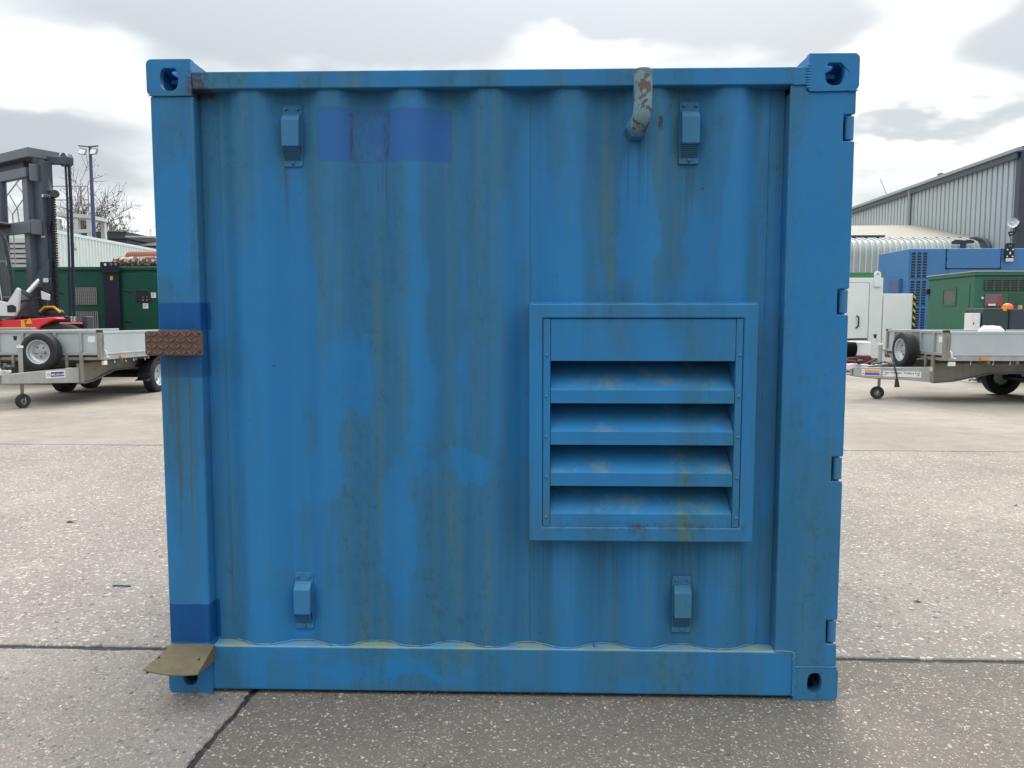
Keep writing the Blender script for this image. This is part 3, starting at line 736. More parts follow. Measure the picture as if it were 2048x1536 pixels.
# four small ventilators
def vent(cx, zt):
    y = 0.057
    pl = MB().prism(rrect(cx - 0.0345, cx + 0.0345, zt - 0.212, zt, 0.006, 3), 'y', y - 0.007, y - 0.001).build('ventilator', BS, box, 0.0012, 40)
    zc1, zc0 = zt - 0.030, zt - 0.148
    mb = MB(); yf = 0.018
    prof = [(y - 0.0072, zc1 - 0.002), (y - 0.0072, zc0 - 0.04), (y - 0.010, zc0 - 0.04), (yf + 0.002, zc0), (yf, zc0 + 0.001), (yf, zc1 - 0.026), (yf + 0.008, zc1 - 0.016)]
    cov = [(y - 0.0072, zc1), (yf + 0.014, zc1 - 0.010), (yf, zc1 - 0.026), (yf, zc0), (y - 0.0072, zc0)]
    mb.prism(cov, 'x', cx - 0.031, cx + 0.031)
    mb.build('cover', BS, pl, 0.003, 40, 2)
    # perforated lower face sloping back to the plate
    gb = MB(); p0 = Vector((cx, yf + 0.006, zc0 - 0.0005)); p1 = Vector((cx, y - 0.009, zc0 - 0.041))
    MB().prism([(p0.y + 0.003, p0.z), (y - 0.0073, p0.z), (y - 0.0073, p1.z), (p1.y + 0.001, p1.z)], 'x', cx - 0.0285, cx + 0.0285).build('grille_backing', MATS['mesh_dark'], pl)
    for i in range(11):
        x = cx - 0.029 + 0.058 * i / 10
        gb.bar((x, p0.y, p0.z), (x, p1.y, p1.z), 0.0016, 0.003)
    for i in range(8):
        w = p0 + (p1 - p0) * (i / 7)
        gb.box(cx - 0.030, cx + 0.030, w.y - 0.0016, w.y + 0.0006, w.z - 0.0008, w.z + 0.0008)
    gb.build('grille', BS, pl)
    bo = None
    for (bx, bz) in ((-0.021, zt - 0.014), (0.021, zt - 0.014), (0.0, zt - 0.200)):
        if bo is None:
            bo = MB().lathe([(0.0062, 0.0), (0.0062, -0.004), (0.0045, -0.0065), (0.0, -0.0075)], (0, 0, 0), (0, 1, 0), 10).build('bolt', BS, pl, 0, 50)
            ORG[bo.name] = Vector()
            me_shift = Vector((cx + bx, y - 0.007, bz)) - ORG[box.name]
            for vtx in bo.data.vertices: vtx.co += ORG[box.name]
            bo.location = me_shift
        else:
            cp(bo, pl, Vector((cx + bx, y - 0.007, bz)) - ORG[box.name])
    return pl
vent(-0.729, 2.122); vent(0.661, 2.124); vent(-0.725, 0.440); vent(0.664, 0.440)

# louvred air intake
FX0, FX1, FZ0, FZ1 = 0.106, 0.894, 0.588, 1.427
fr = MB().prism([(FX0, FZ0), (FX1, FZ0), (FX1, FZ1), (FX0, FZ1)], 'y', -0.030, 0.068, [(0.153, 0.640), (0.846, 0.640), (0.846, 1.376), (0.153, 1.376)]).build('louvre_frame', BP, box, 0.006, 40, 3)
YP = -0.024
MB().box(0.1815, 0.8195, YP, YP + 0.004, 1.2275, 1.3735).build('top_panel', BP, fr, 0.0015)
strips = []
for (xa, xb) in ((0.155, 0.180), (0.821, 0.844)):
    strips.append(MB().box(xa, xb, YP - 0.0015, 0.164, 0.642, 1.374).build('side_strip', BP, fr, 0.0015))
for k in range(4):
    zt = 1.1265 - 0.1465 * k; zb = zt - 0.047
    prof = [(YP, zb), (YP, zt), (0.150, zt + 0.125), (0.152, zt + 0.122), (YP + 0.004, zt - 0.003), (YP + 0.004, zb + 0.003), (YP + 0.03, zb + 0.003), (YP + 0.03, zb)]
    MB().prism(prof, 'x', 0.1815, 0.8195).build('louvre_slat', BP, fr, 0.0012, 30)
MB().box(0.17, 0.83, 0.165, 0.170, 0.62, 1.40).build('duct_back', MATS['dark_gap'], fr)
MB().box(0.17, 0.83, 0.070, 0.164, 1.377, 1.385).build('duct_wall', BP, fr)
MB().box(0.17, 0.83, 0.070, 0.164, 0.625, 0.632).build('duct_wall', BP, fr)
rv = None
for k in range(5):
    for xr in (0.1665, 0.8335):
        z = 1.248 - 0.1432 * k
        if rv is None:
            rv = MB().lathe([(0.0052, 0.0), (0.0052, -0.0022), (0.0036, -0.0034), (0.0018, -0.0034), (0.0014, -0.0018), (0.0, -0.0018)], (0, 0, 0), (0, 1, 0), 12).build('rivet', MATS['rivet_steel'], fr, 0, 50)
            for vtx in rv.data.vertices: vtx.co += ORG[box.name]
            rv.location = Vector((xr, YP - 0.0015, z)) - ORG[box.name]
        else:
            cp(rv, fr, Vector((xr, YP - 0.0015, z)) - ORG[box.name])
weld([(0.11, -0.008, 1.429), (0.89, -0.008, 1.429)], 0.003, 0.003); weld([(0.16, -0.020, 0.6405), (0.84, -0.020, 0.6405)], 0.003, 0.004)

# elbow pipe in the upper wall
pts = [(0.472, 0.06, 2.022), (0.474, -0.015, 2.022)]
for i in range(9):
    an = R(90 * i / 8); pts.append((0.474 + 0.008 * i / 8, -0.025 - 0.045 * math.sin(an), 2.022 + 0.045 * (1 - math.cos(an))))
pts += [(0.482, -0.070, 2.12), (0.482, -0.068, 2.195)]
pe = MB().tube(pts, 0.0305, 20).build('elbow_pipe', MATS['peeling_pipe'], box, 0.003, 45)
MB().cyl((0.470, 0.050, 2.020), (0.470, -0.034, 2.020), 0.0385, n=6).build('pipe_collar', BS, pe, 0.004, 30)

# checker plate on the left post
mat('worn_rust', (0.145, 0.095, 0.078), 0.6, 0, 0.3, 30)
pk = MB().box(-1.19, -1.075, -0.046, 0.004, 1.262, 1.335).build('plate_bracket', MATS['rust'], box, 0.003)
PX0, PX1, PZ0, PZ1 = -1.233, -1.029, 1.246, 1.331
pl = MB().prism(rrect(PX0, PX1, PZ0, PZ1, 0.009, 4), 'y', -0.052, -0.0465).build('checker_plate', MATS['rust'], box, 0.0015, 40)
lug = None
for i in range(10):
    for j in range(4):
        x = PX0 + 0.014 + 0.0205 * i; z = PZ0 + 0.010 + 0.0215 * j
        if x > PX1 - 0.01 or z > PZ1 - 0.006: continue
        an = R(40 if (i + j) % 2 else -40)
        if lug is None:
            lug = MB().prism([(-0.011, 0), (-0.007, 0.0024), (0, 0.0032), (0.007, 0.0024), (0.011, 0), (0.007, -0.0024), (0, -0.0032), (-0.007, -0.0024)], 'y', -0.0026, 0.0004).build('tread_lug', MATS['worn_rust'], pl, 0.0008, 40)
            for vtx in lug.data.vertices: vtx.co += ORG[box.name]
            l2 = lug
        else:
            l2 = cp(lug, pl, (0, 0, 0))
        l2.location = Vector((x, -0.0521, z)) - ORG[box.name]; l2.rotation_euler = (0, an, 0)
for (x, z, mt) in ((PX0 + 0.011, PZ1 - 0.010, 'bright_hole'), (PX0 + 0.013, PZ0 + 0.012, 'bright_hole'), (PX1 - 0.012, PZ1 - 0.009, 'dark_gap'), (PX1 - 0.011, PZ0 + 0.012, 'dark_gap')):
    MB().lathe([(0.0032, 0.0), (0.0032, -0.001), (0.0, -0.0013)], (x, -0.0521, z), (0, 1, 0), 10).build('fixing', MATS[mt], pl)
# step at the foot of the left post
st = MB(); N = 14
fe = [(-1.226 + (0.192) * i / N, -0.172 - 0.012 * math.sin(math.pi * i / N) + 0.004, 0.166 - 0.013 * i / N - 0.004 * math.sin(math.pi * i / N)) for i in range(N + 1)]
be = [(-1.204 + 0.160 * i / N, 0.001, 0.186) for i in range(N + 1)]
V = be + fe + [(p[0], p[1], p[2] - 0.006) for p in be + fe]; K = N + 1
F = [(i, i + 1, K + i + 1, K + i) for i in range(N)] + [(2 * K + i, 2 * K + i + 1, 3 * K + i + 1, 3 * K + i) for i in range(N)] + [(K + i, K + i + 1, 3 * K + i + 1, 3 * K + i) for i in range(N)] + [(i, i + 1, 2 * K + i + 1, 2 * K + i) for i in range(N)] + [(0, K, 3 * K, 2 * K), (N, K + N, 3 * K + N, 2 * K + N)]
st.add(V, F)
sp = st.build('step_plate', MATS['algae_steel'], box, 0.0015, 40)
def gus(x0, x1, xf0, xf1):
    MB().add([(x0, 0.002, 0.179), (x1, 0.002, 0.179), (x1, 0.002, 0.122), (x0, 0.002, 0.122), (xf0, -0.160, 0.150), (xf1, -0.160, 0.150), (xf1, -0.160, 0.146), (xf0, -0.160, 0.146)],
             [(0, 1, 2, 3), (4, 5, 6, 7), (0, 1, 5, 4), (3, 2, 6, 7), (1, 2, 6, 5), (0, 3, 7, 4)]).build('gusset', MATS['algae_steel'], sp, 0.001)
gus(-1.050, -1.044, -1.042, -1.036); gus(-1.203, -1.197, -1.222, -1.216)
for x, y, z in ((-1.205, -0.095, 0.1762), (-1.062, -0.095, 0.1712)):
    MB().lathe([(0.004, 0.0), (0.004, 0.002), (0.0, 0.002)], (x, y, z), (0, 0, 1), 10).build('fixing', MATS['dark_gap'], sp)
# small bent wire stub and screw on the wall foot
MB().tube([(0.345, 0.004, 0.19), (0.338, -0.004, 0.200), (0.344, -0.010, 0.208), (0.352, -0.006, 0.196)], 0.0022, 6).build('wire_stub', BS, box)

# ------------------------------------------------------------------ materials of the yard
GALV = mat('galvanised', (0.40, 0.42, 0.42), 0.5, 0.35, 0.16, 6, 0.30, (0.20, 0.185, 0.15))
GALD = mat('galvanised_dull', (0.26, 0.25, 0.225), 0.65, 0.1, 0.2, 6, 0.45, (0.15, 0.135, 0.10))
ALU = mat('aluminium_sheet', (0.47, 0.53, 0.56), 0.45, 0.3, 0.08, 3, 0.12, (0.35, 0.36, 0.36))
TYRE = mat('tyre_rubber', (0.018, 0.020, 0.023), 0.75, 0, 0.25, 20, bmp=0.002)
RIM = mat('wheel_steel', (0.52, 0.55, 0.58), 0.38, 0.4, 0.08, 8, 0.15)
BLK = mat('black_plastic', (0.016, 0.018, 0.021), 0.5, 0, 0.15)
WHT = mat('white_sticker', (0.78, 0.78, 0.78), 0.5, 0, 0.03)
AMB = mat('amber_lens', (0.75, 0.26, 0.015), 0.25, 0, 0.08)
YELS = mat('yellow_sticker', (0.62, 0.60, 0.32), 0.5, 0, 0.10)
NAVY = mat('navy_print', (0.03, 0.035, 0.17), 0.5, 0, 0.05)
INK = mat('ink', (0.03, 0.03, 0.05), 0.6)
ORGP = mat('orange_print', (0.72, 0.34, 0.03), 0.5, 0, 0.05)
BLUP = mat('blue_print', (0.06, 0.10, 0.50), 0.5, 0, 0.05)
WOOD = mat('pale_timber', (0.40, 0.33, 0.25), 0.85, 0, 0.25, 5)
DECK = mat('deck_ply', (0.12, 0.10, 0.08), 0.85, 0, 0.25, 5)

def wheel(parent, c, axis, r, w, rim_r, name='wheel', tread=4, side=1):
    """tyre with grooved tread, dished rim; axis points to the outer face"""
    h = w / 2; T = []
    prof = [(rim_r, -h * 0.80), (rim_r + 0.02, -h * 0.96), (r * 0.86, -h), (r * 0.965, -h * 0.88)]
    for k in range(tread + 1):
        a0 = -0.84 + 1.68 * k / (tread + 1); a1 = -0.84 + 1.68 * (k + 0.82) / (tread + 1); a2 = -0.84 + 1.68 * (k + 0.91) / (tread + 1)
        prof += [(r, h * a0), (r, h * a1)]
        if k < tread: prof += [(r - 0.008, h * (a1 + 0.01)), (r - 0.008, h * (a2 + 0.02))]
    prof += [(r * 0.965, h * 0.88), (r * 0.86, h), (rim_r + 0.02, h * 0.96), (rim_r, h * 0.80)]
    ty = MB().ring(prof, c, axis, 44).build(name, TYRE, parent, 0, 35)
    rp = [(rim_r + 0.012, h * 0.84), (rim_r + 0.012, h * 0.92), (rim_r - 0.004, h * 0.86), (rim_r - 0.016, h * 0.42), (rim_r * 0.80, h * 0.30), (rim_r * 0.70, h * 0.02), (rim_r * 0.52, h * 0.08), (rim_r * 0.36, h * 0.20), (rim_r * 0.22, h * 0.20), (0.0, h * 0.20)]
    MB().lathe(rp, c, axis, 40, False).build('rim', RIM, ty, 0, 30)
    ax = Vector(axis).normalized(); e1 = ax.cross(Vector((0, 0, 1))).normalized(); e2 = ax.cross(e1)
    hub = MB()
    for k in range(5):
        an = 2 * math.pi * k / 5 + 0.3
        p = Vector(c) + (e1 * math.cos(an) + e2 * math.sin(an)) * rim_r * 0.44 + ax * h * 0.13
        MB().cyl(p, p + ax * 0.018, 0.011, n=6).build('wheel_nut', BLK, ty)
    return ty

def trailer(loc, rotz, label, spare_y, jock, side_left=True):
    """local frame: +x runs back from the headboard, y across, z up"""
    t = thing('flatbed_trailer', label, 'trailer', loc, rotz, 'flatbed trailers parked in the yard')
    ORG[t.name] = Vector()
    L = 4.3; HWd = 1.02
    MB().box(0.03, L - 0.03, -0.985, 0.985, 0.765, 0.795).build('deck', DECK, t)
    for s in (-1, 1):
        y0, y1 = (s * 1.02, s * 0.985) if s < 0 else (0.985, 1.02)
        MB().box(0.0, L, min(y0, y1), max(y0, y1), 0.715, 0.797).build('deck_rail', GALV, t, 0.004)
        # drop sides in two lengths
        for (xa, xb) in ((0.06, 2.14), (2.18, L - 0.02)):
            ds = MB().box(xa, xb, s * 1.012 - 0.011, s * 1.012 + 0.011, 0.835, 1.150).build('drop_side', ALU, t, 0.002)
            MB().box(xa, xb, s * 1.012 - 0.020, s * 1.012 + 0.020, 1.152, 1.195).build('top_edge', ALU, ds, 0.006)
            MB().box(xa, xb, s * 1.012 - 0.018, s * 1.012 + 0.018, 0.800, 0.832).build('bottom_edge', ALU, ds, 0.005)
            MB().box(xa + 0.004, xa + 0.018, s * 1.026, s * 1.032, 0.84, 1.15).build('end_channel', GALV, ds)
        # front corner pillar with latch
        pi = MB().box(-0.035, 0.045, s * 1.0 - 0.03, s * 1.0 + 0.03, 0.72, 1.17).build('corner_pillar', GALD, t, 0.004)
        MB().box(-0.037, 0.052, s * 1.0 - 0.034, s * 1.0 + 0.036, 1.172, 1.215).build('pillar_cap', BLK, pi, 0.006)
        MB().tube([(0.052, s * 1.04, 1.12), (0.030, s * 1.045, 1.05), (0.040, s * 1.045, 0.98), (0.02, s * 1.045, 0.90)], 0.010, 6).build('latch_chain', GALD, pi)
        MB().tube([(0.055, s * 1.045, 0.88), (0.075, s * 1.06, 0.85), (0.085, s * 1.06, 0.765), (0.15, s * 1.06, 0.755)], 0.013, 8).build('latch_lever', WHT, pi, 0, 50)
        # chassis rail
        MB().prism([(0.0, 0.335), (0.30, 0.36), (0.95, 0.495), (L - 0.1, 0.51), (L - 0.1, 0.66), (0.0, 0.66)], 'y', s * 0.62 - 0.03, s * 0.62 + 0.03).build('chassis_rail', GALD, t, 0.004)
        MB().prism([(0.0, 0.326), (0.30, 0.351), (0.95, 0.486), (L - 0.1, 0.501), (L - 0.1, 0.508), (0.95, 0.493), (0.30, 0.358), (0.0, 0.333)], 'y', s * 0.62 - 0.03 - 0.07, s * 0.62 + 0.031).build('rail_flange', GALD, t)
        # wheels
        for xw in (2.05, 2.90):
            wheel(t, (xw, s * 0.885, 0.325), (0, s, 0), 0.325, 0.20, 0.19)
        # mudguard arcs
        V = []; F = []; n = 20
        pth = [(1.52, 0.26)] + [(2.05 + 0.42 * math.cos(R(185 - 90 * i / n)), 0.325 + 0.42 * math.sin(R(185 - 90 * i / n)) * 0.86) for i in range(n + 1)] + [(2.95, 0.686)] + [(2.90 + 0.42 * math.cos(R(90 - 90 * i / n)), 0.325 + 0.42 * math.sin(R(90 - 90 * i / n)) * 0.86) for i in range(n + 1)]
        for i, (x, z) in enumerate(pth):
            V += [(x, s * 0.76, z), (x, s * 1.0, z), (x, s * 1.006, z - 0.03)]
        for i in range(len(pth) - 1):
            F += [(3 * i, 3 * i + 1, 3 * i + 4, 3 * i + 3), (3 * i + 1, 3 * i + 2, 3 * i + 5, 3 * i + 4)]
        mg = MB().add(V, F).build('mudguard', BLK, t, 0, 40)
        so = mg.modifiers.new('thickness', 'SOLIDIFY'); so.thickness = 0.006
        # marker lamps and rope hooks
        am = MB().box(0.56, 0.68, s * 1.021 if s > 0 else -1.045, 1.045 if s > 0 else s * 1.021, 0.722, 0.768).build('side_marker', AMB, t, 0.006)
        wm = MB().box(0.06, 0.17, s * 1.0 - 0.02, s * 1.0 + 0.02, 0.63, 0.70).build('front_marker', WHT, t, 0.006)
        hk = None
        for x in (0.42, 0.78, 1.05, 1.45, 2.3, 2.7):
            if hk is None:
                hk = MB().tube([(0, 0, 0.715), (0.0, s * 0.004, 0.675), (-0.02, s * 0.02, 0.65)], 0.007, 6).build('rope_hook', GALV, t); hk.location = (x, s * 1.0, 0)
            else: cp(hk, t, (x, s * 1.0, 0))
    cm = None
    for i in range(8):
        x = 0.72 + 0.46 * i
        if cm is None:
            cm = MB().box(-0.025, 0.025, -0.98, 0.98, 0.662, 0.714).build('cross_member', GALD, t); cm.location = (x, 0, 0)
        else: cp(cm, t, (x, 0, 0))
    # axles
    for xw in (2.05, 2.90):
        MB().cyl((xw, -0.78, 0.325), (xw, 0.78, 0.325), 0.045, n=12).build('axle', BLK, t)
    # headboard
    hb = MB().box(-0.006, 0.006, -0.97, 0.97, 0.85, 1.16).build('headboard', ALU, t)
    MB().box(-0.030, 0.022, -0.97, 0.97, 1.160, 1.205).build('top_bar', GALV, hb, 0.005)
    MB().box(-0.030, 0.022, -0.97, 0.97, 0.800, 0.850).build('bottom_bar', GALV, hb, 0.005)
    MB().box(-0.012, 0.05, -0.95, 0.95, 0.715, 0.762).build('front_bar', GALD, t, 0.004)
    for y in (-0.70, -0.27, 0.27, 0.70):
        MB().box(-0.045, -0.0065, y - 0.022, y + 0.022, 0.8505, 1.1595).build('upright', GALV, hb, 0.003)
    for s in (-1, 1):
        MB().box(-0.052, -0.013, s * 0.70 - 0.026, s * 0.70 + 0.026, 0.34, 0.798).build('front_leg', GALD, t, 0.003)
        MB().box(-0.040, -0.013, s * 0.45 - 0.022, s * 0.45 + 0.022, 0.60, 0.798).build('front_leg', GALD, t, 0.003)
        # drawbar beam, deeper towards the body
        p0, p1 = Vector((-1.06, s * 0.055, 0)), Vector((0.02, s * 0.66, 0)); d = (p1 - p0).normalized(); nr = Vector((-d.y, d.x, 0)) * 0.028
        V = []
        for (p, za, zb) in ((p0, 0.405, 0.545), (p1, 0.34, 0.60)):
            for k in (-1, 1):
                V += [(*(p + nr * k)[:2], za), (*(p + nr * k)[:2], zb)]
        MB().add(V, [(0, 1, 3, 2), (4, 6, 7, 5), (0, 4, 5, 1), (2, 3, 7, 6), (1, 5, 7, 3), (0, 2, 6, 4)]).build('drawbar', GALV, t, 0.006)
    MB().box(-0.70, -0.10, -0.04, 0.04, 0.42, 0.50).build('centre_beam', GALD, t, 0.004)
    # coupling head
    MB().prism([(-1.34, 0.53), (-1.28, 0.60), (-1.05, 0.615), (-0.80, 0.60), (-0.80, 0.552), (-1.30, 0.50)], 'y', -0.05, 0.05).build('coupling_head', WHT, t, 0.012, 40)
    MB().tube([(-1.22, 0, 0.60), (-1.12, 0, 0.70), (-0.98, 0, 0.705), (-0.93, 0, 0.61)], 0.014, 8).build('coupling_handle', BLK, t, 0, 50)
    MB().tube([(-0.86, 0.03, 0.60), (-0.70, 0.03, 0.66), (-0.62, 0.03, 0.70)], 0.012, 8).build('handbrake', BLK, t, 0, 50)
    MB().sph((-0.98, -0.11, 0.65), 0.06, 10, (1.2, 0.8, 0.7)).build('cable_bundle', BLK, t, 0, 50)
    jx, jy = jock
    MB().cyl((jx, jy, 0.42), (jx, jy, 0.94), 0.032, n=14).build('jockey_tube', GALV, t, 0, 40)
    MB().cyl((jx, jy, 0.13), (jx, jy, 0.44), 0.025, n=12).build('jockey_inner_tube', GALD, t, 0, 40)
    MB().cyl((jx, jy, 0.94), (jx, jy, 0.975), 0.045, n=14).build('jockey_collar', WHT, t, 0, 40)
    MB().tube([(jx, jy, 0.975), (jx - 0.02, jy, 1.0), (jx - 0.09, jy, 1.06), (jx - 0.10, jy, 1.12)], 0.009, 8).build('jockey_crank', RIM, t, 0, 40)
    MB().cyl((jx - 0.10, jy, 1.06), (jx - 0.10, jy, 1.13), 0.018, 0.030, n=10).build('crank_knob', BLK, t, 0, 40)
    jw = MB().ring([(0.055, -0.03), (0.105, -0.036), (0.112, -0.02), (0.112, 0.02), (0.105, 0.036), (0.055, 0.03)], (jx - 0.04, jy - 0.03, 0.112), (0.35, 1, 0), 26).build('jockey_wheel', TYRE, t, 0, 40)
    MB().lathe([(0.056, -0.022), (0.045, -0.005), (0.02, -0.02), (0.02, 0.02), (0.045, 0.005), (0.056, 0.022)], (jx - 0.04, jy - 0.03, 0.112), (0.35, 1, 0), 20, False).build('rim', GALD, jw, 0, 40)
    for s in (-0.06, 0.055):
        MB().bar((jx, jy + s * 0.6, 0.22), (jx - 0.045, jy + s * 0.75 - 0.03, 0.10), 0.012, 0.03).build('jockey_fork', GALD, t)
    # spare wheel
    wheel(t, (-0.165, spare_y, 0.86), (-1, 0, 0), 0.305, 0.19, 0.185, 'spare_wheel', 4)
    MB().box(-0.21, -0.195, spare_y - 0.09, spare_y + 0.09, 0.84, 0.875).build('spare_clamp', GALV, t)
    MB().box(-0.16, -0.05, spare_y - 0.03, spare_y + 0.03, 0.50, 0.56).build('spare_bracket', GALD, t)
    return t
T1 = trailer((-8.02, 9.82, 0), R(90), 'grey galvanised flatbed trailer with spare wheel, left of the blue container', -0.12, (-0.70, -0.13))
T2 = trailer((6.80, 10.94, 0), 0.0001, 'grey galvanised flatbed trailer with striped drawbar sticker, right of the blue container', 0.0, (-0.61, -0.05))
# stickers on the two trailers
def decal(t, p, d, up, w, h, mt, name='sticker', off=0.0):
    d = Vector(d).normalized(); up = Vector(up).normalized(); n = d.cross(up)
    c = Vector(p) + n * off
    M = Matrix((d, up, n)).transposed().to_4x4(); M.translation = c
    mb = MB(); b_ = MB().prism(rrect(-w / 2, w / 2, -h / 2, h / 2, min(w, h) * 0.12, 3), 'z', 0.0, 0.002)
    mb.add([M @ Vector(v_) for v_ in b_.v], b_.f)
    return mb.build(name, mt, t), M
# near drawbar beam of the left trailer faces local -y; of the right trailer too
dd = Vector((1.08, -0.605, 0)).normalized()
def on_beam(s_, z): # point on the outside face of the -y beam
    p = Vector((-1.06, -0.055, 0)) + dd * s_
    n = Vector((dd.y, -dd.x, 0))
    return Vector((p.x, p.y, z)) + n * 0.0285 * (1 if n.y < 0 else -1)
nrm_b = Vector((dd.y, -dd.x, 0)); nrm_b = nrm_b if nrm_b.y < 0 else -nrm_b
s1, M1 = decal(T1, on_beam(0.80, 0.505) + nrm_b * 0.001, dd, (0, 0, 1), 0.31, 0.115, WHT)
s1b, M1b = decal(T1, on_beam(0.83, 0.505) + nrm_b * 0.003, dd, (0, 0, 1), 0.215, 0.075, NAVY, 'sticker_panel')
text('iwt.co.uk', 0.062, WHT, T1, M1b @ Matrix.Translation((0, 0, 0.0028)), bold=0.0008)
s1c, _ = decal(T1, on_beam(0.69, 0.505) + nrm_b * 0.003, dd, (0, 0, 1), 0.055, 0.06, ALU, 'sticker_emblem')
s2, M2 = decal(T2, on_beam(0.28, 0.472) + nrm_b * 0.001, dd, (0, 0, 1), 0.30, 0.11, WHT)
decal(T2, on_beam(0.30, 0.496) + nrm_b * 0.003, dd, (0, 0, 1), 0.235, 0.042, ORGP, 'orange_stripe'); decal(T2, on_beam(0.30, 0.449) + nrm_b * 0.003, dd, (0, 0, 1), 0.235, 0.040, BLUP, 'blue_stripe')
decal(T2, on_beam(0.155, 0.496) + nrm_b * 0.003, dd, (0, 0, 1), 0.016, 0.02, ORGP, 'sticker_dot'); decal(T2, on_beam(0.155, 0.449) + nrm_b * 0.003, dd, (0, 0, 1), 0.018, 0.018, INK, 'sticker_dot')
s3, M3 = decal(T2, on_beam(0.76, 0.462) + nrm_b * 0.001, dd, (0, 0, 1), 0.58, 0.10, WHT)
text('Ifor Williams Trailers Ltd', 0.052, INK, T2, M3 @ Matrix.Translation((0, 0.018, 0.0028)), bold=0.0006)
for sx in (-0.25, 0.25):
    MB().add([M3 @ Vector(v_) for v_ in [(sx - 0.018, -0.03, 0.0024), (sx + 0.018, -0.018, 0.0024), (sx + 0.010, -0.006, 0.0024), (sx - 0.02, -0.022, 0.0024)]], [(0, 1, 2, 3)]).build('sticker_mark', INK, T2)
for t in (T1, T2):
    decal(t, (-0.054, -0.70 if t is T2 else -0.50, 0.56), (0, -1, 0), (0, 0, 1), 0.10, 0.075, YELS)
    decal(t, (-0.008, -0.87, 1.06), (0, -1, 0), (0, 0, 1), 0.12, 0.10, WHT)
# hanging plug on the right trailer
MB().tube([(-0.72, -0.02, 0.60), (-0.60, -0.22, 0.66), (-0.52, -0.40, 0.60), (-0.49, -0.43, 0.45), (-0.485, -0.43, 0.36)], 0.012, 8).build('plug_cable', BLK, T2, 0, 50)
MB().cyl((-0.485, -0.43, 0.37), (-0.475, -0.43, 0.24), 0.025, 0.045, n=12).build('plug', BLK, T2, 0.004, 40)
MB().tube([(-1.30, -0.06, 0.57), (-1.25, -0.1, 0.70), (-1.05, -0.1, 0.72), (-0.95, -0.05, 0.62)], 0.012, 8).build('breakaway_cable', BLK, T2, 0, 50)
# loads on the trailers
pk_ = thing('timber_plank', 'pale timber plank lying across the front of the left trailer', 'plank', (-8.62, 9.95, 1.206))
MB().obb((-8.62, 9.95, 1.231), (0.80, 0.16, 0.045), (0, 0, 0.06)).build('board', WOOD, pk_, 0.004)
def bag():
    rnd = random.Random(5); mb = MB().sph((7.62, 10.11, 1.05), 1.0, 22, (0.25, 0.14, 0.27)); out = []
    for p in mb.v:
        w = Vector(p); k = mnoise.noise(w * 9) * 0.022 + mnoise.noise(w * 24) * 0.010
        z = w.z + k; z = max(0.7975, min(z, 1.275 + k * 0.7))
        out.append((w.x + k * 0.5, w.y + k, z))
    mb.v = out
    tag(mb.build('white_sack', mat('sack_cloth', (0.74, 0.73, 0.66), 0.9, 0, 0.08, 12), loc=(7.62, 10.11, 0.797), smooth=60), 'crumpled white sack standing behind the side of the right trailer', 'sack')
bag()

# ------------------------------------------------------------------ left background
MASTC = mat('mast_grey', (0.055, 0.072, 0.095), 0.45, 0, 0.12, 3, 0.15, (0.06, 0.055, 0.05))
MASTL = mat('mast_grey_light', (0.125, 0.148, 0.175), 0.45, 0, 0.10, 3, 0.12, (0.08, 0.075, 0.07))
RED = mat('red_paint', (0.68, 0.035, 0.045), 0.38, 0, 0.10, 3, 0.12, (0.2, 0.05, 0.05))
YEL = mat('yellow_paint', (0.70, 0.42, 0.03), 0.4, 0, 0.06)
CABW = mat('cab_white', (0.66, 0.68, 0.69), 0.35, 0, 0.05)
CYLG = mat('cylinder_grey', (0.17, 0.20, 0.22), 0.4, 0.2, 0.08)
CHRM = mat('chrome_rod', (0.80, 0.82, 0.84), 0.18, 0.9, 0.02)
HOSE = mat('hose_blue_black', (0.012, 0.020, 0.045), 0.35, 0, 0.1)
m, q, b = newmat('cab_glass'); MATS['cab_glass'] = m
b.inputs['Base Color'].default_value = (0.70, 0.86, 0.80, 1); b.inputs['Roughness'].default_value = 0.04; b.inputs['Transmission Weight'].default_value = 0.9; b.inputs['IOR'].default_value = 1.1
b.inputs['Alpha'].default_value = 0.45
FO = Vector((-10.80, 14.10, 0.0)); FA = R(58.6)
E1 = Vector((math.cos(FA), math.sin(FA), 0)); E2 = Vector((-math.sin(FA), math.cos(FA), 0))
fk = thing('forklift_truck', 'red heavy forklift with tall grey mast standing behind the left trailer', 'forklift', tuple(FO))
def FB(name, x0, x1, y0, y1, z0, z1, mt, bev=0.008, par=None):
    c = FO + E1 * ((x0 + x1) / 2) + E2 * ((y0 + y1) / 2) + Vector((0, 0, (z0 + z1) / 2))
    return MB().obb(c, (x1 - x0, y1 - y0, z1 - z0), (0, 0, FA)).build(name, mt, par or fk, bev)
def FP(x, y, z): return FO + E1 * x + E2 * y + Vector((0, 0, z))
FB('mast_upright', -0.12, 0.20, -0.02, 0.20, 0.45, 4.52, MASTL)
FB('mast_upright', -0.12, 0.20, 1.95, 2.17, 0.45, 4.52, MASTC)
FB('inner_upright', 0.0, 0.24, -0.40, -0.04, 0.40, 4.80, MASTC)
FB('inner_upright', 0.0, 0.24, 2.19, 2.40, 0.40, 4.80, MASTC)
FB('mast_channel', 0.0, 0.20, 0.205, 0.30, 0.45, 4.50, MASTC)
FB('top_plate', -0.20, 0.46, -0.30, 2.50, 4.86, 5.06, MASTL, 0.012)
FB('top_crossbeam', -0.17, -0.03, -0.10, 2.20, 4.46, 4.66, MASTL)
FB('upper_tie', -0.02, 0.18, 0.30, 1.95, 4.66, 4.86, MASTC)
FB('middle_crossbeam', -0.19, -0.122, -0.22, 2.20, 3.26, 3.52, MASTL)
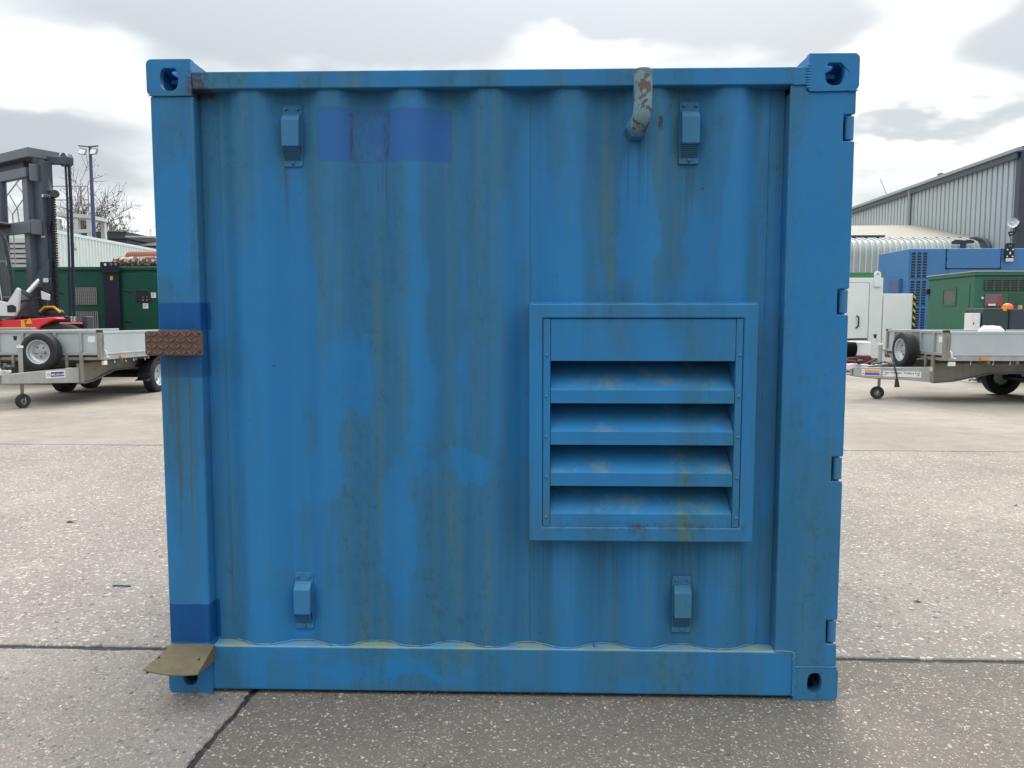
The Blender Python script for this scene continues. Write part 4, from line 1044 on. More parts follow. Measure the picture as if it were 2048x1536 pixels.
FB('beam_lug', -0.195, 0.20, -0.34, -0.262, 3.22, 3.54, MASTL); FB('beam_lug', -0.175, 0.20, -0.30, -0.262, 4.36, 4.72, MASTL)
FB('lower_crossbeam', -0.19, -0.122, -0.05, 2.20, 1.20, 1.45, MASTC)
MB().cyl(FP(-0.10, 1.1, 1.4), FP(-0.10, 1.1, 4.5), 0.075, n=14).build('lift_cylinder', MASTC, fk, 0, 40)
# hose pulley arm
MB().bar(FP(0.25, -0.2, 4.86), FP(0.40, -0.86, 4.80), 0.16, 0.17).build('pulley_arm', MASTC, fk, 0.02)
MB().lathe([(0.13, -0.07), (0.15, -0.07), (0.13, 0.0), (0.15, 0.07), (0.13, 0.07)], FP(0.38, -0.72, 4.83), tuple(E1), 24).build('hose_pulley', MASTC, fk, 0, 40)
MB().bar(FP(0.16, -0.26, 4.80), FP(0.16, -0.40, 4.15), 0.12, 0.10, (1, 0, 0)).build('arm_brace', MASTC, fk, 0.01)
for i, (dx_, r_) in enumerate(((-0.80, 0.020), (-0.86, 0.020), (-0.66, 0.012), (-0.71, 0.012))):
    hz_ = MB().tube([FP(0.38, dx_ + 0.01, 4.84), FP(0.38, dx_, 4.0), FP(0.37, dx_ + 0.02, 2.8), FP(0.36, dx_ + 0.05, 1.45)], r_, 8).build('lift_hose', HOSE, fk, 0, 50)
    MB().cyl(FP(0.36, dx_ + 0.05, 1.46), FP(0.36, dx_ + 0.05, 1.34), 0.03, n=8).build('hose_fitting', CHRM, hz_, 0, 40)
for dy_, k in ((-0.44, 0.0), (-0.50, 0.02)):
    MB().tube([FP(0.12, dy_ - 0.02, 3.98), FP(0.10, dy_, 3.5), FP(0.08, dy_ + 0.12, 3.2), FP(0.08, dy_ + 0.10, 2.4), FP(0.06, dy_ + 0.06, 1.5)], 0.022, 8).build('mast_hose', HOSE, fk, 0, 50)
FB('hose_clamp', 0.0, 0.14, -0.44, -0.26, 4.02, 4.08, CHRM, 0.004); FB('hose_clamp', 0.0, 0.12, -0.40, -0.26, 3.16, 3.20, CHRM, 0.004); FB('hose_clamp', 0.0, 0.12, -0.40, -0.26, 2.42, 2.46, CHRM, 0.004)
wl = FP(0.18, -0.50, 4.06)
MB().cyl(wl, wl + Vector((0.12, -0.12, 0.03)), 0.06, 0.09, n=14).build('work_lamp', BLK, fk, 0.006, 40)
# hanging chain of flat links
lk = None
for i in range(46):
    p = FP(0.17, -0.485, 3.98 - i * 0.052)
    if lk is None:
        lk = MB().obb((0, 0, 0), (0.085, 0.10, 0.040), (0, 0, FA)).build('chain_link', BLK, fk, 0.006)
        for vtx in lk.data.vertices: vtx.co += ORG[fk.name]
        lk.location = p - FO
    else:
        c_ = cp(lk, fk, p - FO); c_.rotation_euler = (0, 0, 0.10 * (-1) ** i)
MB().tube([FP(0.17, -0.485, 4.02), FP(0.17, -0.485, 1.60)], 0.022, 6).build('chain_core', BLK, fk)
# tilt cylinder
a_, b_2, c_2 = Vector((-11.12, 13.42, 1.34)), Vector((-10.80, 13.72, 1.93)), Vector((-10.60, 13.90, 2.26))
MB().cyl(a_, b_2, 0.125, 0.14, n=20).build('tilt_cylinder', CYLG, fk, 0.01, 40)
MB().cyl(a_ + (b_2 - a_) * 0.94, a_ + (b_2 - a_) * 1.05, 0.16, n=20).build('cylinder_collar', MASTC, fk, 0.008, 40)
MB().cyl(b_2, c_2, 0.06, n=14).build('piston_rod', CHRM, fk, 0, 40)
MB().prism([(-10.72 + u_, 2.08 + w_) for (u_, w_) in [(0, 0), (0.30, 0.0), (0.34, 0.12), (0.36, 0.62), (0.20, 0.42), (0.02, 0.20)]], 'y', 13.84, 13.97).build('cylinder_clevis', MASTC, fk, 0.01, 40)
# chassis, fender, wheel
fen = [(-13.6, 0.55), (-13.6, 1.34), (-11.15, 1.36), (-9.95, 1.44), (-9.88, 1.40), (-10.02, 1.36), (-10.25, 1.25), (-10.40, 1.02), (-10.45, 0.55)]
MB().prism(fen, 'y', 13.30, 13.62).build('side_frame', RED, fk, 0.02, 40)
MB().prism([(-10.66, 0.6), (-10.66, 1.37), (-10.60, 1.37), (-10.44, 0.6)], 'y', 13.285, 13.298).build('yellow_band', YEL, fk)
MB().prism([(-10.56, 1.30), (-10.48, 1.42), (-10.42, 1.30)], 'y', 13.284, 13.297).build('warning_mark', YEL, fk)
MB().box(-13.6, -10.6, 13.63, 15.9, 0.5, 1.32).build('chassis', RED, fk, 0.03)
MB().prism([(-11.42, 1.05), (-11.15, 1.05), (-11.10, 1.30), (-11.18, 1.46), (-11.34, 1.44)], 'y', 13.20, 13.295).build('step_support', RED, fk, 0.01)
wheel(fk, (-10.02, 13.62, 0.66), (0.35, -0.94, 0), 0.64, 0.42, 0.34, 'drive_wheel', 3)
MB().tube([(-10.62, 13.86, 1.56), (-10.50, 13.86, 1.66), (-10.30, 13.86, 1.66), (-10.16, 13.86, 1.54)], 0.03, 8).build('guard_hoop', YEL, fk, 0, 40)
MB().box(-10.95, -10.05, 13.72, 14.0, 1.33, 1.47).build('valve_block', BLK, fk, 0.02)
MB().sph((-10.35, 13.95, 1.50), 0.2, 14, (1.2, 0.6, 0.7)).build('hose_bundle', BLK, fk, 0, 50)
FB('carriage', 0.45, 0.62, -1.0, 2.9, 0.75, 1.30, BLK, 0.01); FB('carriage_post', 0.45, 0.60, -1.12, -0.92, 0.6, 1.46, MASTC, 0.02)
FB('fork', 0.62, 1.9, -0.5, -0.32, 0.62, 0.69, BLK); FB('fork', 0.62, 1.9, 1.9, 2.08, 0.62, 0.69, BLK)
# cab
MB().prism([(-12.27, 1.46), (-10.77, 1.46), (-10.69, 1.60), (-10.64, 2.02), (-10.69, 2.06), (-10.81, 1.88), (-10.91, 1.74), (-11.13, 1.80), (-12.27, 2.0)], 'y', 13.25, 13.33).build('cab_panel', CABW, fk, 0.012, 40)
MB().prism([(-10.91, 1.54), (-10.73, 1.54), (-10.72, 1.66), (-10.79, 1.70), (-10.91, 1.68)], 'y', 13.235, 13.249).build('cab_recess', BLK, fk, 0.006)
MB().box(-12.6, -11.5, 13.34, 14.9, 1.40, 1.9).build('cab_base', BLK, fk, 0.02)
gl = MB().prism([(-12.27, 1.92), (-10.79, 1.80), (-10.77, 2.4), (-10.89, 3.10), (-11.07, 3.32), (-12.27, 3.4)], 'y', 13.30, 13.31).build('cab_window', MATS['cab_glass'], fk)
MB().tube([(-10.81, 13.31, 1.72), (-10.83, 13.31, 2.3), (-10.93, 13.31, 3.05), (-11.11, 13.32, 3.36), (-12.27, 13.32, 3.46)], 0.035, 8).build('cab_pillar', BLK, fk, 0, 40)
MB().tube([(-11.03, 13.27, 1.80), (-11.11, 13.27, 2.6), (-11.21, 13.28, 3.3)], 0.014, 8).build('grab_rail', CHRM, fk, 0, 40)
MB().box(-12.6, -11.45, 13.34, 14.9, 3.42, 3.52).build('cab_roof', BLK, fk, 0.03)
MB().box(-12.0, -11.6, 13.9, 14.3, 1.9, 2.7).build('seat', BLK, fk, 0.05)
MB().prism(rrect(-10.36, -10.18, 2.00, 2.28, 0.03, 4), 'y', 13.58, 13.62).build('mirror', BLK, fk, 0.008, 40)
MB().prism([(-10.38, 2.0), (-10.20, 1.92), (-10.21, 1.80), (-10.37, 1.82)], 'y', 13.56, 13.60).build('mirror_shield', CABW, fk, 0.006)
MB().prism(rrect(-10.33, -10.21, 2.18, 2.27, 0.02, 3), 'y', 13.574, 13.579).build('mirror_glass', mat('mirror_glass', (0.55, 0.68, 0.68), 0.05, 0.9, 0.02), fk)
MB().tube([(-11.1, 13.5, 1.75), (-10.6, 13.55, 1.80), (-10.30, 13.63, 1.9)], 0.018, 8).build('mirror_arm', BLK, fk)

# green generator housing
GRN = mat('green_enamel', (0.001, 0.075, 0.048), 0.35, 0, 0.06, 2)
NVY = mat('navy_steel', (0.008, 0.013, 0.030), 0.4, 0, 0.12)
gg = thing('green_generator', 'dark green generator housing with black centre post behind the forklift', 'generator', (-12.3, 18.7, 0))
MB().box(-15.5, -9.0, 17.5, 19.9, 0.25, 2.68).build('housing', GRN, gg, 0.02)
MB().box(-15.53, -8.97, 17.47, 19.93, 2.682, 2.785).build('roof', GRN, gg, 0.02)
MB().box(-15.4, -9.1, 17.6, 19.8, 0.0, 0.25).build('skid', BLK, gg)
MB().box(-11.18, -10.76, 17.40, 17.498, 0.25, 2.70).build('lifting_post', NVY, gg, 0.006)
pc_ = MB().prism(rrect(-11.22, -10.72, 2.62, 2.90, 0.03, 3), 'y', 17.36, 17.398).build('lifting_plate', NVY, gg, 0.006)
for x, z in ((-11.08, 2.83), (-10.92, 2.84), (-10.80, 2.84)):
    MB().lathe([(0.035, 0), (0.035, -0.006), (0, -0.006)], (x, 17.359, z), (0, 1, 0), 14).build('lifting_eye', WHT if x < -11 else GALD, pc_)
MB().box(-10.98, -10.91, 17.390, 17.3995, 2.43, 2.53).build('warning_label', YEL, gg)
GRL = mat('grille_steel', (0.30, 0.32, 0.30), 0.5, 0.3, 0.1)
def grille(x0, x1, z0, z1, nx, nz, y=17.5):
    fr_ = MB().box(x0, x1, y - 0.012, y - 0.002, z0, z1).build('air_grille', BLK, gg)
    for i in range(nx + 1):
        x = x0 + (x1 - x0) * i / nx; MB().box(x - 0.011, x + 0.011, y - 0.030, y - 0.0125, z0, z1).build('grille_bar', GRL, fr_)
    for i in range(nz + 1):
        z = z0 + (z1 - z0) * i / nz; MB().box(x0, x1, y - 0.022, y - 0.0124, z - 0.006, z + 0.006).build('grille_rod', GRL, fr_)
grille(-12.01, -11.42, 1.79, 2.23, 11, 12); grille(-12.08, -11.41, 0.95, 1.60, 12, 16)
def door(x0, x1, z0, z1, hx):
    d_ = MB().box(x0, x1, 17.478, 17.4995, z0, z1).build('panel_door', GRN, gg, 0.008)
    for z in (z1 - 0.45, z0 + 0.85): MB().tube([(hx - 0.08, 17.472, z), (hx, 17.45, z + 0.02), (hx + 0.09, 17.472, z - 0.03)], 0.02, 6).build('door_hinge', BLK, d_, 0, 50)
door(-13.6, -12.16, 0.5, 2.55, -12.4); door(-10.70, -9.2, 0.5, 2.60, -10.58)
cpn = MB().prism([(-10.34, 1.86), (-9.98, 1.86), (-9.95, 1.90), (-9.95, 2.08), (-10.02, 2.18), (-10.32, 2.18), (-10.36, 2.14), (-10.36, 1.89)], 'y', 17.455, 17.4775).build('control_panel', mat('smoked_plastic', (0.02, 0.028, 0.034), 0.25), gg, 0.008, 40)
for x in (-10.16, -10.05):
    for z, r_ in ((1.905, 0.018), (1.985, 0.012)): MB().lathe([(r_, 0), (r_ * 0.8, -0.012), (0, -0.012)], (x, 17.4545, z), (0, 1, 0), 10).build('switch', ALU, cpn)
for (x0, x1, z0, z1) in ((-9.95, -9.82, 1.965, 2.10), (-10.18, -10.04, 1.685, 1.82)):
    st_ = MB().box(x0, x1, 17.470, 17.4776, z0, z1).build('notice', WHT, gg)
    for k in range(3):
        MB().box(x0 + 0.02, x1 - 0.03 - 0.01 * k, 17.4685, 17.4698, z1 - 0.035 - 0.03 * k, z1 - 0.028 - 0.03 * k).build('notice_line', INK, st_)

# rusty silencer lying on its roof
RST = mat('silencer_rust', (0.27, 0.085, 0.055), 0.8, 0, 0.3, 5, 0.3, (0.12, 0.06, 0.05))
m, q, b = newmat('peeling_white_rust'); MATS['peeling_white_rust'] = m
o_ = q.n('ShaderNodeTexCoord').outputs['Object']; n1 = q.noise(q.mp(o_, (3, 3, 3)), 3.2, 6, 0.7, 0.5)
q.put(b.inputs['Base Color'], q.mix(q.sm(n1, 0.52, 0.56), (0.13, 0.055, 0.04), (0.55, 0.50, 0.42))); b.inputs['Roughness'].default_value = 0.85
si = thing('exhaust_silencer', 'rust red exhaust silencer lying on the roof of the green generator', 'silencer', (-10.4, 18.7, 2.785))
MB().lathe([(0.0, -1.2), (0.17, -1.2), (0.20, -1.15), (0.20, 1.15), (0.17, 1.2), (0.0, 1.2)], (-10.05, 18.85, 3.10), (1, 0, 0), 24).build('upper_drum', RST, si, 0, 40)
MB().lathe([(0.0, -1.4), (0.14, -1.4), (0.165, -1.34), (0.165, 1.4), (0.0, 1.4)], (-9.95, 18.35, 2.952), (1, 0, 0), 24).build('lower_drum', MATS['peeling_white_rust'], si, 0, 40)
MB().tube([(-11.72, 18.85, 2.80), (-11.66, 18.85, 2.95), (-11.5, 18.85, 3.05), (-11.2, 18.85, 3.09)], 0.10, 14).build('bent_pipe', RST, si, 0, 50)
for x in (-10.9, -9.3): MB().box(x - 0.06, x + 0.06, 18.70, 19.0, 2.786, 2.93).build('cradle', RST, si)

# white containers stacked behind
WCON = mat('white_corrugated', (0.62, 0.68, 0.67), 0.5, 0, 0.06, 2, 0.14, (0.42, 0.46, 0.44))
def box_container(loc, ylen, label):
    t = thing('storage_container', label, 'container', loc, 0, 'white containers stacked behind the generator')
    X, Y0, Z = loc; V = []; F = []; n = int(ylen / 0.0695)
    for i in range(n + 1):
        y = Y0 + 0.15 + (ylen - 0.3) * i / n; k = i % 4; x = X - 0.01 - (0.0 if k in (0, 1) else 0.06)
        V += [(x, y, Z + 0.14), (x, y, Z + 2.62)]
    for i in range(n): F.append((2 * i, 2 * i + 2, 2 * i + 3, 2 * i + 1))
    MB().add(V, F).build('side_wall', WCON, t)
    MB().box(X - 2.42, X - 0.08, Y0 + 0.05, Y0 + ylen - 0.05, Z + 0.13, Z + 2.63).build('body', WCON, t)
    for (za, zb) in ((0.0, 0.14), (2.62, 2.76)): MB().box(X - 2.44, X, Y0, Y0 + ylen, Z + za, Z + zb).build('rail', WCON, t, 0.01)
    for y in (Y0, Y0 + ylen - 0.16): MB().box(X - 0.16, X + 0.006, y - 0.004, y + 0.164, Z + 0.141, Z + 2.619).build('corner_post', WCON, t, 0.01)
    return t
c1 = box_container((-21.9, 32.6, 0.0), 12.2, 'lower white container, mostly hidden under the upper one')
c2 = box_container((-21.9, 32.6, 2.77), 12.2, 'upper white corrugated container stacked behind the green generator')
MB().box(-21.898, -21.888, 34.0, 34.12, 4.75, 5.1).build('side_mark', GALD, c2)
MB().box(-21.898, -21.888, 34.12, 34.3, 4.75, 4.83).build('side_mark', GALD, c2)

# pale clad building with dark open slots seen through the mast
lb = thing('slatted_building', 'pale building with dark horizontal slots seen through the forklift mast', 'building', (-21.5, 27.5, 0))
MB().box(-26, -19.2, 27.0, 28.0, 0, 4.58).build('wall', mat('pale_cladding', (0.55, 0.57, 0.56), 0.6, 0, 0.06), lb, 0.01)
for k in range(6):
    MB().box(-25.9, -19.22, 26.96, 26.999, 3.38 + 0.19 * k, 3.42 + 0.19 * k).build('slot', NVY, lb)

# raised steel platform with handrails
PLT = mat('platform_steel', (0.50, 0.53, 0.52), 0.55, 0, 0.08)
RLN = mat('rail_steel', (0.24, 0.25, 0.29), 0.5, 0.1, 0.1)
pf = thing('steel_platform', 'pale raised steel platform with thin handrails beside the lamp post', 'platform', (-29.0, 46.8, 0))
for (x, y) in ((-29.95, 46.0), (-28.75, 46.0), (-27.95, 46.0), (-29.95, 47.6), (-27.95, 47.6)):
    MB().box(x - 0.13, x + 0.13, y - 0.13, y + 0.13, 0, 7.78).build('column', PLT, pf)
MB().add([(-30.2, 45.8, 7.98), (-27.75, 45.8, 7.78), (-27.75, 47.8, 7.78), (-30.2, 47.8, 7.98), (-30.2, 45.8, 8.25), (-27.75, 45.8, 8.0), (-27.75, 47.8, 8.0), (-30.2, 47.8, 8.25)], [(0, 1, 2, 3), (4, 5, 6, 7), (0, 1, 5, 4), (1, 2, 6, 5), (2, 3, 7, 6), (3, 0, 4, 7)]).build('floor_edge', PLT, pf)
MB().box(-30.2, -27.8, 45.85, 46.0, 6.9, 7.12).build('lower_beam', PLT, pf)
for z in (8.95, 9.80): MB().tube([(-30.9, 45.85, z + 0.05), (-30.2, 45.85, z), (-27.87, 45.85, z)], 0.035, 6).build('handrail', RLN, pf)
for x in (-30.2, -28.31, -27.88): MB().tube([(x, 45.85, 8.0), (x, 45.85, 9.82)], 0.03, 6).build('stanchion', RLN, pf)

# zigzag stair rail seen through the mast
sr = thing('stair_handrail', 'thin slanting stair handrail seen between the forklift mast uprights', 'handrail', (-18.0, 24.0, 0))
for i, pts in enumerate([[(-18.35, 5.45), (-17.55, 6.40)], [(-18.25, 5.50), (-17.98, 5.05), (-17.55, 5.60)], [(-18.05, 5.72), (-17.80, 5.25), (-17.75, 4.6)], [(-17.80, 6.10), (-17.58, 5.80)]]):
    MB().tube([(x, 24.0, z) for x, z in pts], 0.022, 6).build('rail', RLN, sr)
MB().tube([(-17.56, 24, 0), (-17.52, 24, 6.5)], 0.03, 6).build('post', RLN, sr)
MB().tube([(-17.98, 24, 0), (-17.98, 24, 5.05)], 0.022, 6).build('post', RLN, sr)

# blue lamp post with two floodlights
LB = mat('lamp_blue', (0.055, 0.065, 0.15), 0.45, 0, 0.06); LG = mat('flood_grey', (0.20, 0.22, 0.23), 0.4, 0.3); LLN = mat('flood_lens', (0.62, 0.66, 0.68), 0.15)
lp = thing('lamp_post', 'tall blue lamp post carrying two square floodlights', 'lamp post', (-27.42, 45.5, 0))
MB().tube([(-27.42, 45.5, 0), (-27.42, 45.5, 12.18)], [0.16, 0.09], 12).build('pole', LB, lp, 0, 40)
MB().obb((-27.80, 45.5, 12.17), (0.70, 0.14, 0.05), (0, R(6), 0)).build('left_arm', LB, lp); MB().obb((-27.16, 45.5, 12.17), (0.52, 0.14, 0.05), (0, R(-6), 0)).build('right_arm', LB, lp)
for (x, an) in ((-27.82, 0.30), (-27.10, -0.05)):
    fl = MB().obb((x, 45.35, 11.84), (0.42, 0.16, 0.42), (R(-28), an * 0.6, an)).build('floodlight', LG, lp, 0.02)
    MB().obb((x, 45.24, 11.79), (0.34, 0.03, 0.32), (R(-28), an * 0.6, an)).build('lens', LLN, fl)

# dark roofed building
RF = mat('slate_roof', (0.045, 0.050, 0.058), 0.7, 0, 0.15, 1)
db = thing('dark_roof_building', 'low building with charcoal roof beyond the white containers', 'building', (-30, 56, 0))
MB().box(-38.0, -29.9, 54.1, 62, 0, 7.40).build('left_wall', RF, db); MB().box(-38.2, -29.8, 53.9, 62, 7.401, 7.90).build('left_roof', RF, db)
MB().box(-29.79, -22.0, 54.5, 62, 0, 6.85).build('right_wall', mat('grey_render', (0.20, 0.215, 0.22), 0.7), db)
MB().prism([(53.8, 6.86), (54.2, 6.86), (62, 8.2), (62, 7.0)], 'x', -29.79, -22.0).build('right_roof', RF, db)
MB().bar((-38.3, 53.8, 8.02), (-28.8, 53.8, 7.92), 0.1, 0.06).build('fascia', GALD, db)
MB().bar((-29.8, 53.75, 7.52), (-22.0, 53.75, 7.40), 0.06, 0.10).build('gutter', mat('pale_gutter', (0.42, 0.44, 0.45), 0.6), db)

# bare winter trees
BARK = mat('bark', (0.075, 0.062, 0.066), 0.9, 0, 0.2, 4); TWIG = mat('twig', (0.12, 0.098, 0.105), 0.9, 0, 0.2, 4)
LF = mat('dry_leaves', (0.085, 0.065, 0.050), 0.9, 0, 0.4, 3)
def bare_tree(x, y, h, label, seed, spread=1.0, leaves=0, hl=0.30):
    rnd = random.Random(seed)
    t = thing('bare_tree', label, 'tree', (x, y, 0), 0, 'bare trees beyond the yard')
    trunk = MB(); br = MB(); lv = MB()
    def grow(p, d, L, r, lev):
        n = 4; pts = [p]; dd_ = d.copy()
        for i in range(n):
            dd_ = (dd_ + Vector((rnd.uniform(-1, 1), rnd.uniform(-1, 1), rnd.uniform(-0.4, 0.8))) * 0.16).normalized()
            pts.append(pts[-1] + dd_ * (L / n))
        rad = [r * (1 - 0.55 * i / n) for i in range(n + 1)]
        (trunk if lev == 0 else br).tube(pts, rad, 7 if lev < 2 else 4, lev < 2)
        if lev >= 3 and leaves:
            for k in range(leaves):
                c = pts[rnd.randint(1, n)] + Vector((rnd.gauss(0, .12), rnd.gauss(0, .12), rnd.gauss(0, .12))); s = rnd.uniform(0.05, 0.12)
                a1, a2 = Vector((rnd.gauss(0, 1), rnd.gauss(0, 1), rnd.gauss(0, 1))).normalized() * s, Vector((rnd.gauss(0, 1), rnd.gauss(0, 1), rnd.gauss(0, 1))).normalized() * s
                lv.add([c - a1, c - a2 * 0.6, c + a1, c + a2 * 0.6], [(0, 1, 2, 3)])
        if lev >= 4: return
        k = (6, 5, 4, 4)[lev]
        for i in range(k):
            f = 0.35 + 0.65 * (i + rnd.random()) / k; idx = min(n - 1, int(f * n)); base = pts[idx].lerp(pts[idx + 1], f * n - idx)
            an = rnd.uniform(0, 6.28); til = rnd.uniform(0.45, 0.95) * spread
            side = dd_.cross(Vector((math.cos(an), math.sin(an), 0.3))).normalized()
            nd = (dd_ * math.cos(til) + side * math.sin(til) + Vector((0, 0, 0.18))).normalized()
            grow(base, nd, L * rnd.uniform(0.50, 0.72), max(rad[idx] * 0.58, 0.022), lev + 1)
    grow(Vector((x, y, 0)), Vector((0, 0, 1)), h * 0.52, h * 0.02, 0)
    trunk.build('trunk', BARK, t, 0, 60); br.build('branches', TWIG, t)
    if leaves: lv.build('leaves', LF, t)
bare_tree(-37.0, 64.0, 13.6, 'bare brown tree with wind-torn crown beside the lamp post', 11, 1.0, 2)
bare_tree(-41.2, 66.0, 12.6, 'pale bare tree behind the steel platform', 5, 0.8)
bare_tree(-39.2, 75.0, 12.2, 'faint bare tree next to the left edge of the blue container', 8, 0.9)

# ------------------------------------------------------------------ right background
CLAD = mat('grey_cladding', (0.40, 0.455, 0.475), 0.5, 0, 0.05, 1.2, 0.14, (0.30, 0.34, 0.34))
TRIM = mat('charcoal_trim', (0.045, 0.058, 0.075), 0.5, 0, 0.08)
GUT = mat('gutter_grey', (0.30, 0.34, 0.37), 0.5, 0, 0.08)
sh = thing('cladded_shed', 'large grey shed clad in ribbed sheet with sloping gutter line, far right', 'shed', (26.0, 40.0, 0))
SX = lambda y: 20.22 + (y - 30.3) * 0.042
def rib_wall(pts, z0, z1f, name, mt, par, pitch=0.40, depth=0.06):
    """trapezoid ribs along a line"""
    (x0, y0), (x1, y1) = pts; L = math.hypot(x1 - x0, y1 - y0); d = Vector(((x1 - x0) / L, (y1 - y0) / L, 0)); n = Vector((-d.y, d.x, 0))
    V = []; F = []; s_ = 0.0; k = 0; seq = [(0.0, 0), (0.70, 0), (0.76, 1), (0.94, 1)]
    while s_ < L:
        for (f, u_) in seq:
            q_ = min(s_ + f * pitch, L); w = Vector((x0, y0, 0)) + d * q_ + n * (depth * u_)
            V += [(w.x, w.y, z0), (w.x, w.y, z1f(q_ / L))]
        s_ += pitch
    for i in range(len(V) // 2 - 1): F.append((2 * i, 2 * i + 2, 2 * i + 3, 2 * i + 1))
    return MB().add(V, F).build(name, mt, par)
rib_wall([(SX(62), 62), (SX(30.3), 30.3)], 0.3, lambda t: 8.72 - 0.42 * t, 'side_wall', CLAD, sh, 0.42, 0.11)
MB().add([(SX(62) + 0.15, 62, 0), (SX(30.3) + 0.15, 30.45, 0), (38, 30.45, 0), (38, 62, 0), (SX(62) + 0.15, 62, 8.7), (SX(30.3) + 0.15, 30.45, 8.3), (38, 30.45, 8.3), (38, 62, 8.7)], [(4, 5, 6, 7), (0, 1, 5, 4), (1, 2, 6, 5), (2, 3, 7, 6)]).build('inner_shell', TRIM, sh)
rib_wall([(SX(30.3) + 0.35, 30.3), (38, 30.3)], 0.3, lambda t: 8.3, 'end_wall', CLAD, sh, 0.40, -0.05)
MB().box(SX(30.3) - 0.02, SX(30.3) + 0.34, 30.12, 30.45, 0, 8.34).build('corner_flashing', TRIM, sh, 0.01)
MB().bar((SX(62) - 0.12, 62, 8.80), (SX(30.0) - 0.12, 30.0, 8.38), 0.24, 0.17).build('gutter', GUT, sh, 0.03)
MB().bar((SX(62) - 0.12, 62, 8.58), (SX(30.2) - 0.12, 30.2, 8.16), 0.07, 0.24).build('eaves_flashing', TRIM, sh)
MB().add([(SX(62) - 0.1, 62, 8.9), (SX(30) - 0.1, 30.0, 8.48), (29.2, 30.0, 9.9), (29.2, 62, 10.3), (38.3, 30.0, 8.48), (38.3, 62, 8.9)], [(0, 1, 2, 3), (3, 2, 4, 5)]).build('roof', GUT, sh)
MB().prism([(SX(30.3), 8.30), (38.0, 8.30), (38.0, 8.45), (29.2, 9.8), (SX(30.3), 8.42)], 'y', 30.2, 30.32).build('gable', CLAD, sh)
MB().cyl((SX(40.2) - 0.10, 40.2, 5.0), (SX(40.2) - 0.10, 40.2, 8.4), 0.09, n=10).build('downpipe', GUT, sh, 0, 40)
MB().box(SX(36.8) - 0.16, SX(36.8) - 0.02, 36.7, 37.0, 8.46, 8.66).build('gutter_joint', TRIM, sh)
MB().tube([(SX(43.0) - 0.2, 43.0, 8.6), (SX(43.4) - 0.35, 43.6, 9.6)], 0.02, 5).build('loose_wire', GALD, sh)
# alarm horn on the shed wall
hn = thing('alarm_horn', 'white round alarm horn fixed to the grey shed wall', 'horn', (19.95, 30.05, 5.3))
MB().lathe([(0.03, 0.30), (0.06, 0.25), (0.10, 0.10), (0.18, 0.0), (0.20, -0.01), (0.17, 0.01), (0.09, 0.08), (0.0, 0.10)], (19.90, 29.95, 5.38), (0.35, 1, 0), 22).build('bell', WHT, hn, 0, 40)
MB().sph((19.90, 29.99, 5.38), 0.05, 10).build('centre', WHT, hn, 0, 50)
MB().box(20.02, 20.16, 29.95, 30.2, 5.35, 5.47).build('bracket', WHT, hn, 0.01)
MB().tube([(20.05, 30.05, 5.35), (20.10, 30.05, 5.1), (20.04, 30.05, 4.95), (19.86, 30.05, 4.86), (19.80, 30.05, 5.0), (20.02, 30.05, 5.02)], 0.035, 8).build('cable', BLK, hn, 0, 50)

# lower building with bull-nosed eaves of curved sheets
LNB = mat('pale_green_sheet', (0.36, 0.40, 0.375), 0.55, 0, 0.10, 2, 0.25, (0.26, 0.26, 0.21))
LNR = mat('pale_rib', (0.62, 0.66, 0.63), 0.5, 0, 0.06)
LNT = mat('weathered_roof', (0.34, 0.315, 0.265), 0.8, 0, 0.14, 1.0, 0.3, (0.22, 0.19, 0.15))
ln = thing('curved_eaves_building', 'low building with curved corrugated eaves in front of the grey shed', 'building', (14.0, 36.0, 0))
YF, ZE, YR, ZR = 31.95, 4.95, 39.3, 6.42
prof = [(YF, 0.1), (YF, ZE - 0.62)]
for i in range(1, 9):
    an = R(78 * i / 8); prof.append((YF + 0.62 * (1 - math.cos(an)), ZE - 0.62 + 0.62 * math.sin(an)))
prof.append((YF + 1.1, ZE + 0.13))
P0 = 0.262; X0, XN = 8.0, 20.05
sheet = rib = None; k = 0; x = X0
while x < XN - P0:
    if sheet is None:
        V = []; F = []
        for (y, z) in prof: V += [(0.0, y, z), (0.05, y + 0.02, z - 0.015), (P0 - 0.05, y + 0.02, z - 0.015), (P0, y, z)]
        for i in range(len(prof) - 1):
            for j in range(3): F.append((4 * i + j, 4 * i + j + 1, 4 * i + j + 5, 4 * i + j + 4))
        sheet = MB().add([Vector(v_) + ORG[ln.name] for v_ in V], F).build('wall_sheet', LNB, ln, 0, 30); sheet.location = (x - ORG[ln.name].x, -ORG[ln.name].y, 0)
        rib = MB().tube([Vector((0.0, y - 0.015, z + (0.02 if i > 2 else 0))) + ORG[ln.name] for i, (y, z) in enumerate(prof)], 0.028, 5).build('sheet_rib', LNR, ln); rib.location = sheet.location
    else:
        cp(sheet, ln, (x - ORG[ln.name].x, -ORG[ln.name].y, 0)); cp(rib, ln, (x - ORG[ln.name].x, -ORG[ln.name].y, 0))
    x += P0
MB().add([(X0, YF + 1.05, ZE + 0.11), (20.3, YF + 1.05, ZE + 0.11), (20.6, YR, ZR), (X0, YR, ZR - 0.05), (X0, YR + 6, ZE), (20.9, YR + 6, ZE)], [(0, 1, 2, 3), (3, 2, 5, 4)]).build('roof', LNT, ln)
MB().prism(prof + [(YF + 1.05, ZE + 0.09), (YR, ZR - 0.07), (YR + 6, ZE - 0.02), (YR + 6, 0.1)], 'x', X0 - 0.06, X0 - 0.005).build('end_wall', LNB, ln)
for i in range(46):
    xr = X0 + 0.13 + P0 * i
    MB().box(xr - 0.05, xr + 0.05, YF + 0.95, YF + 1.10, ZE + 0.115, ZE + 0.155).build('sheet_end', TRIM if i % 2 else LNR, ln)
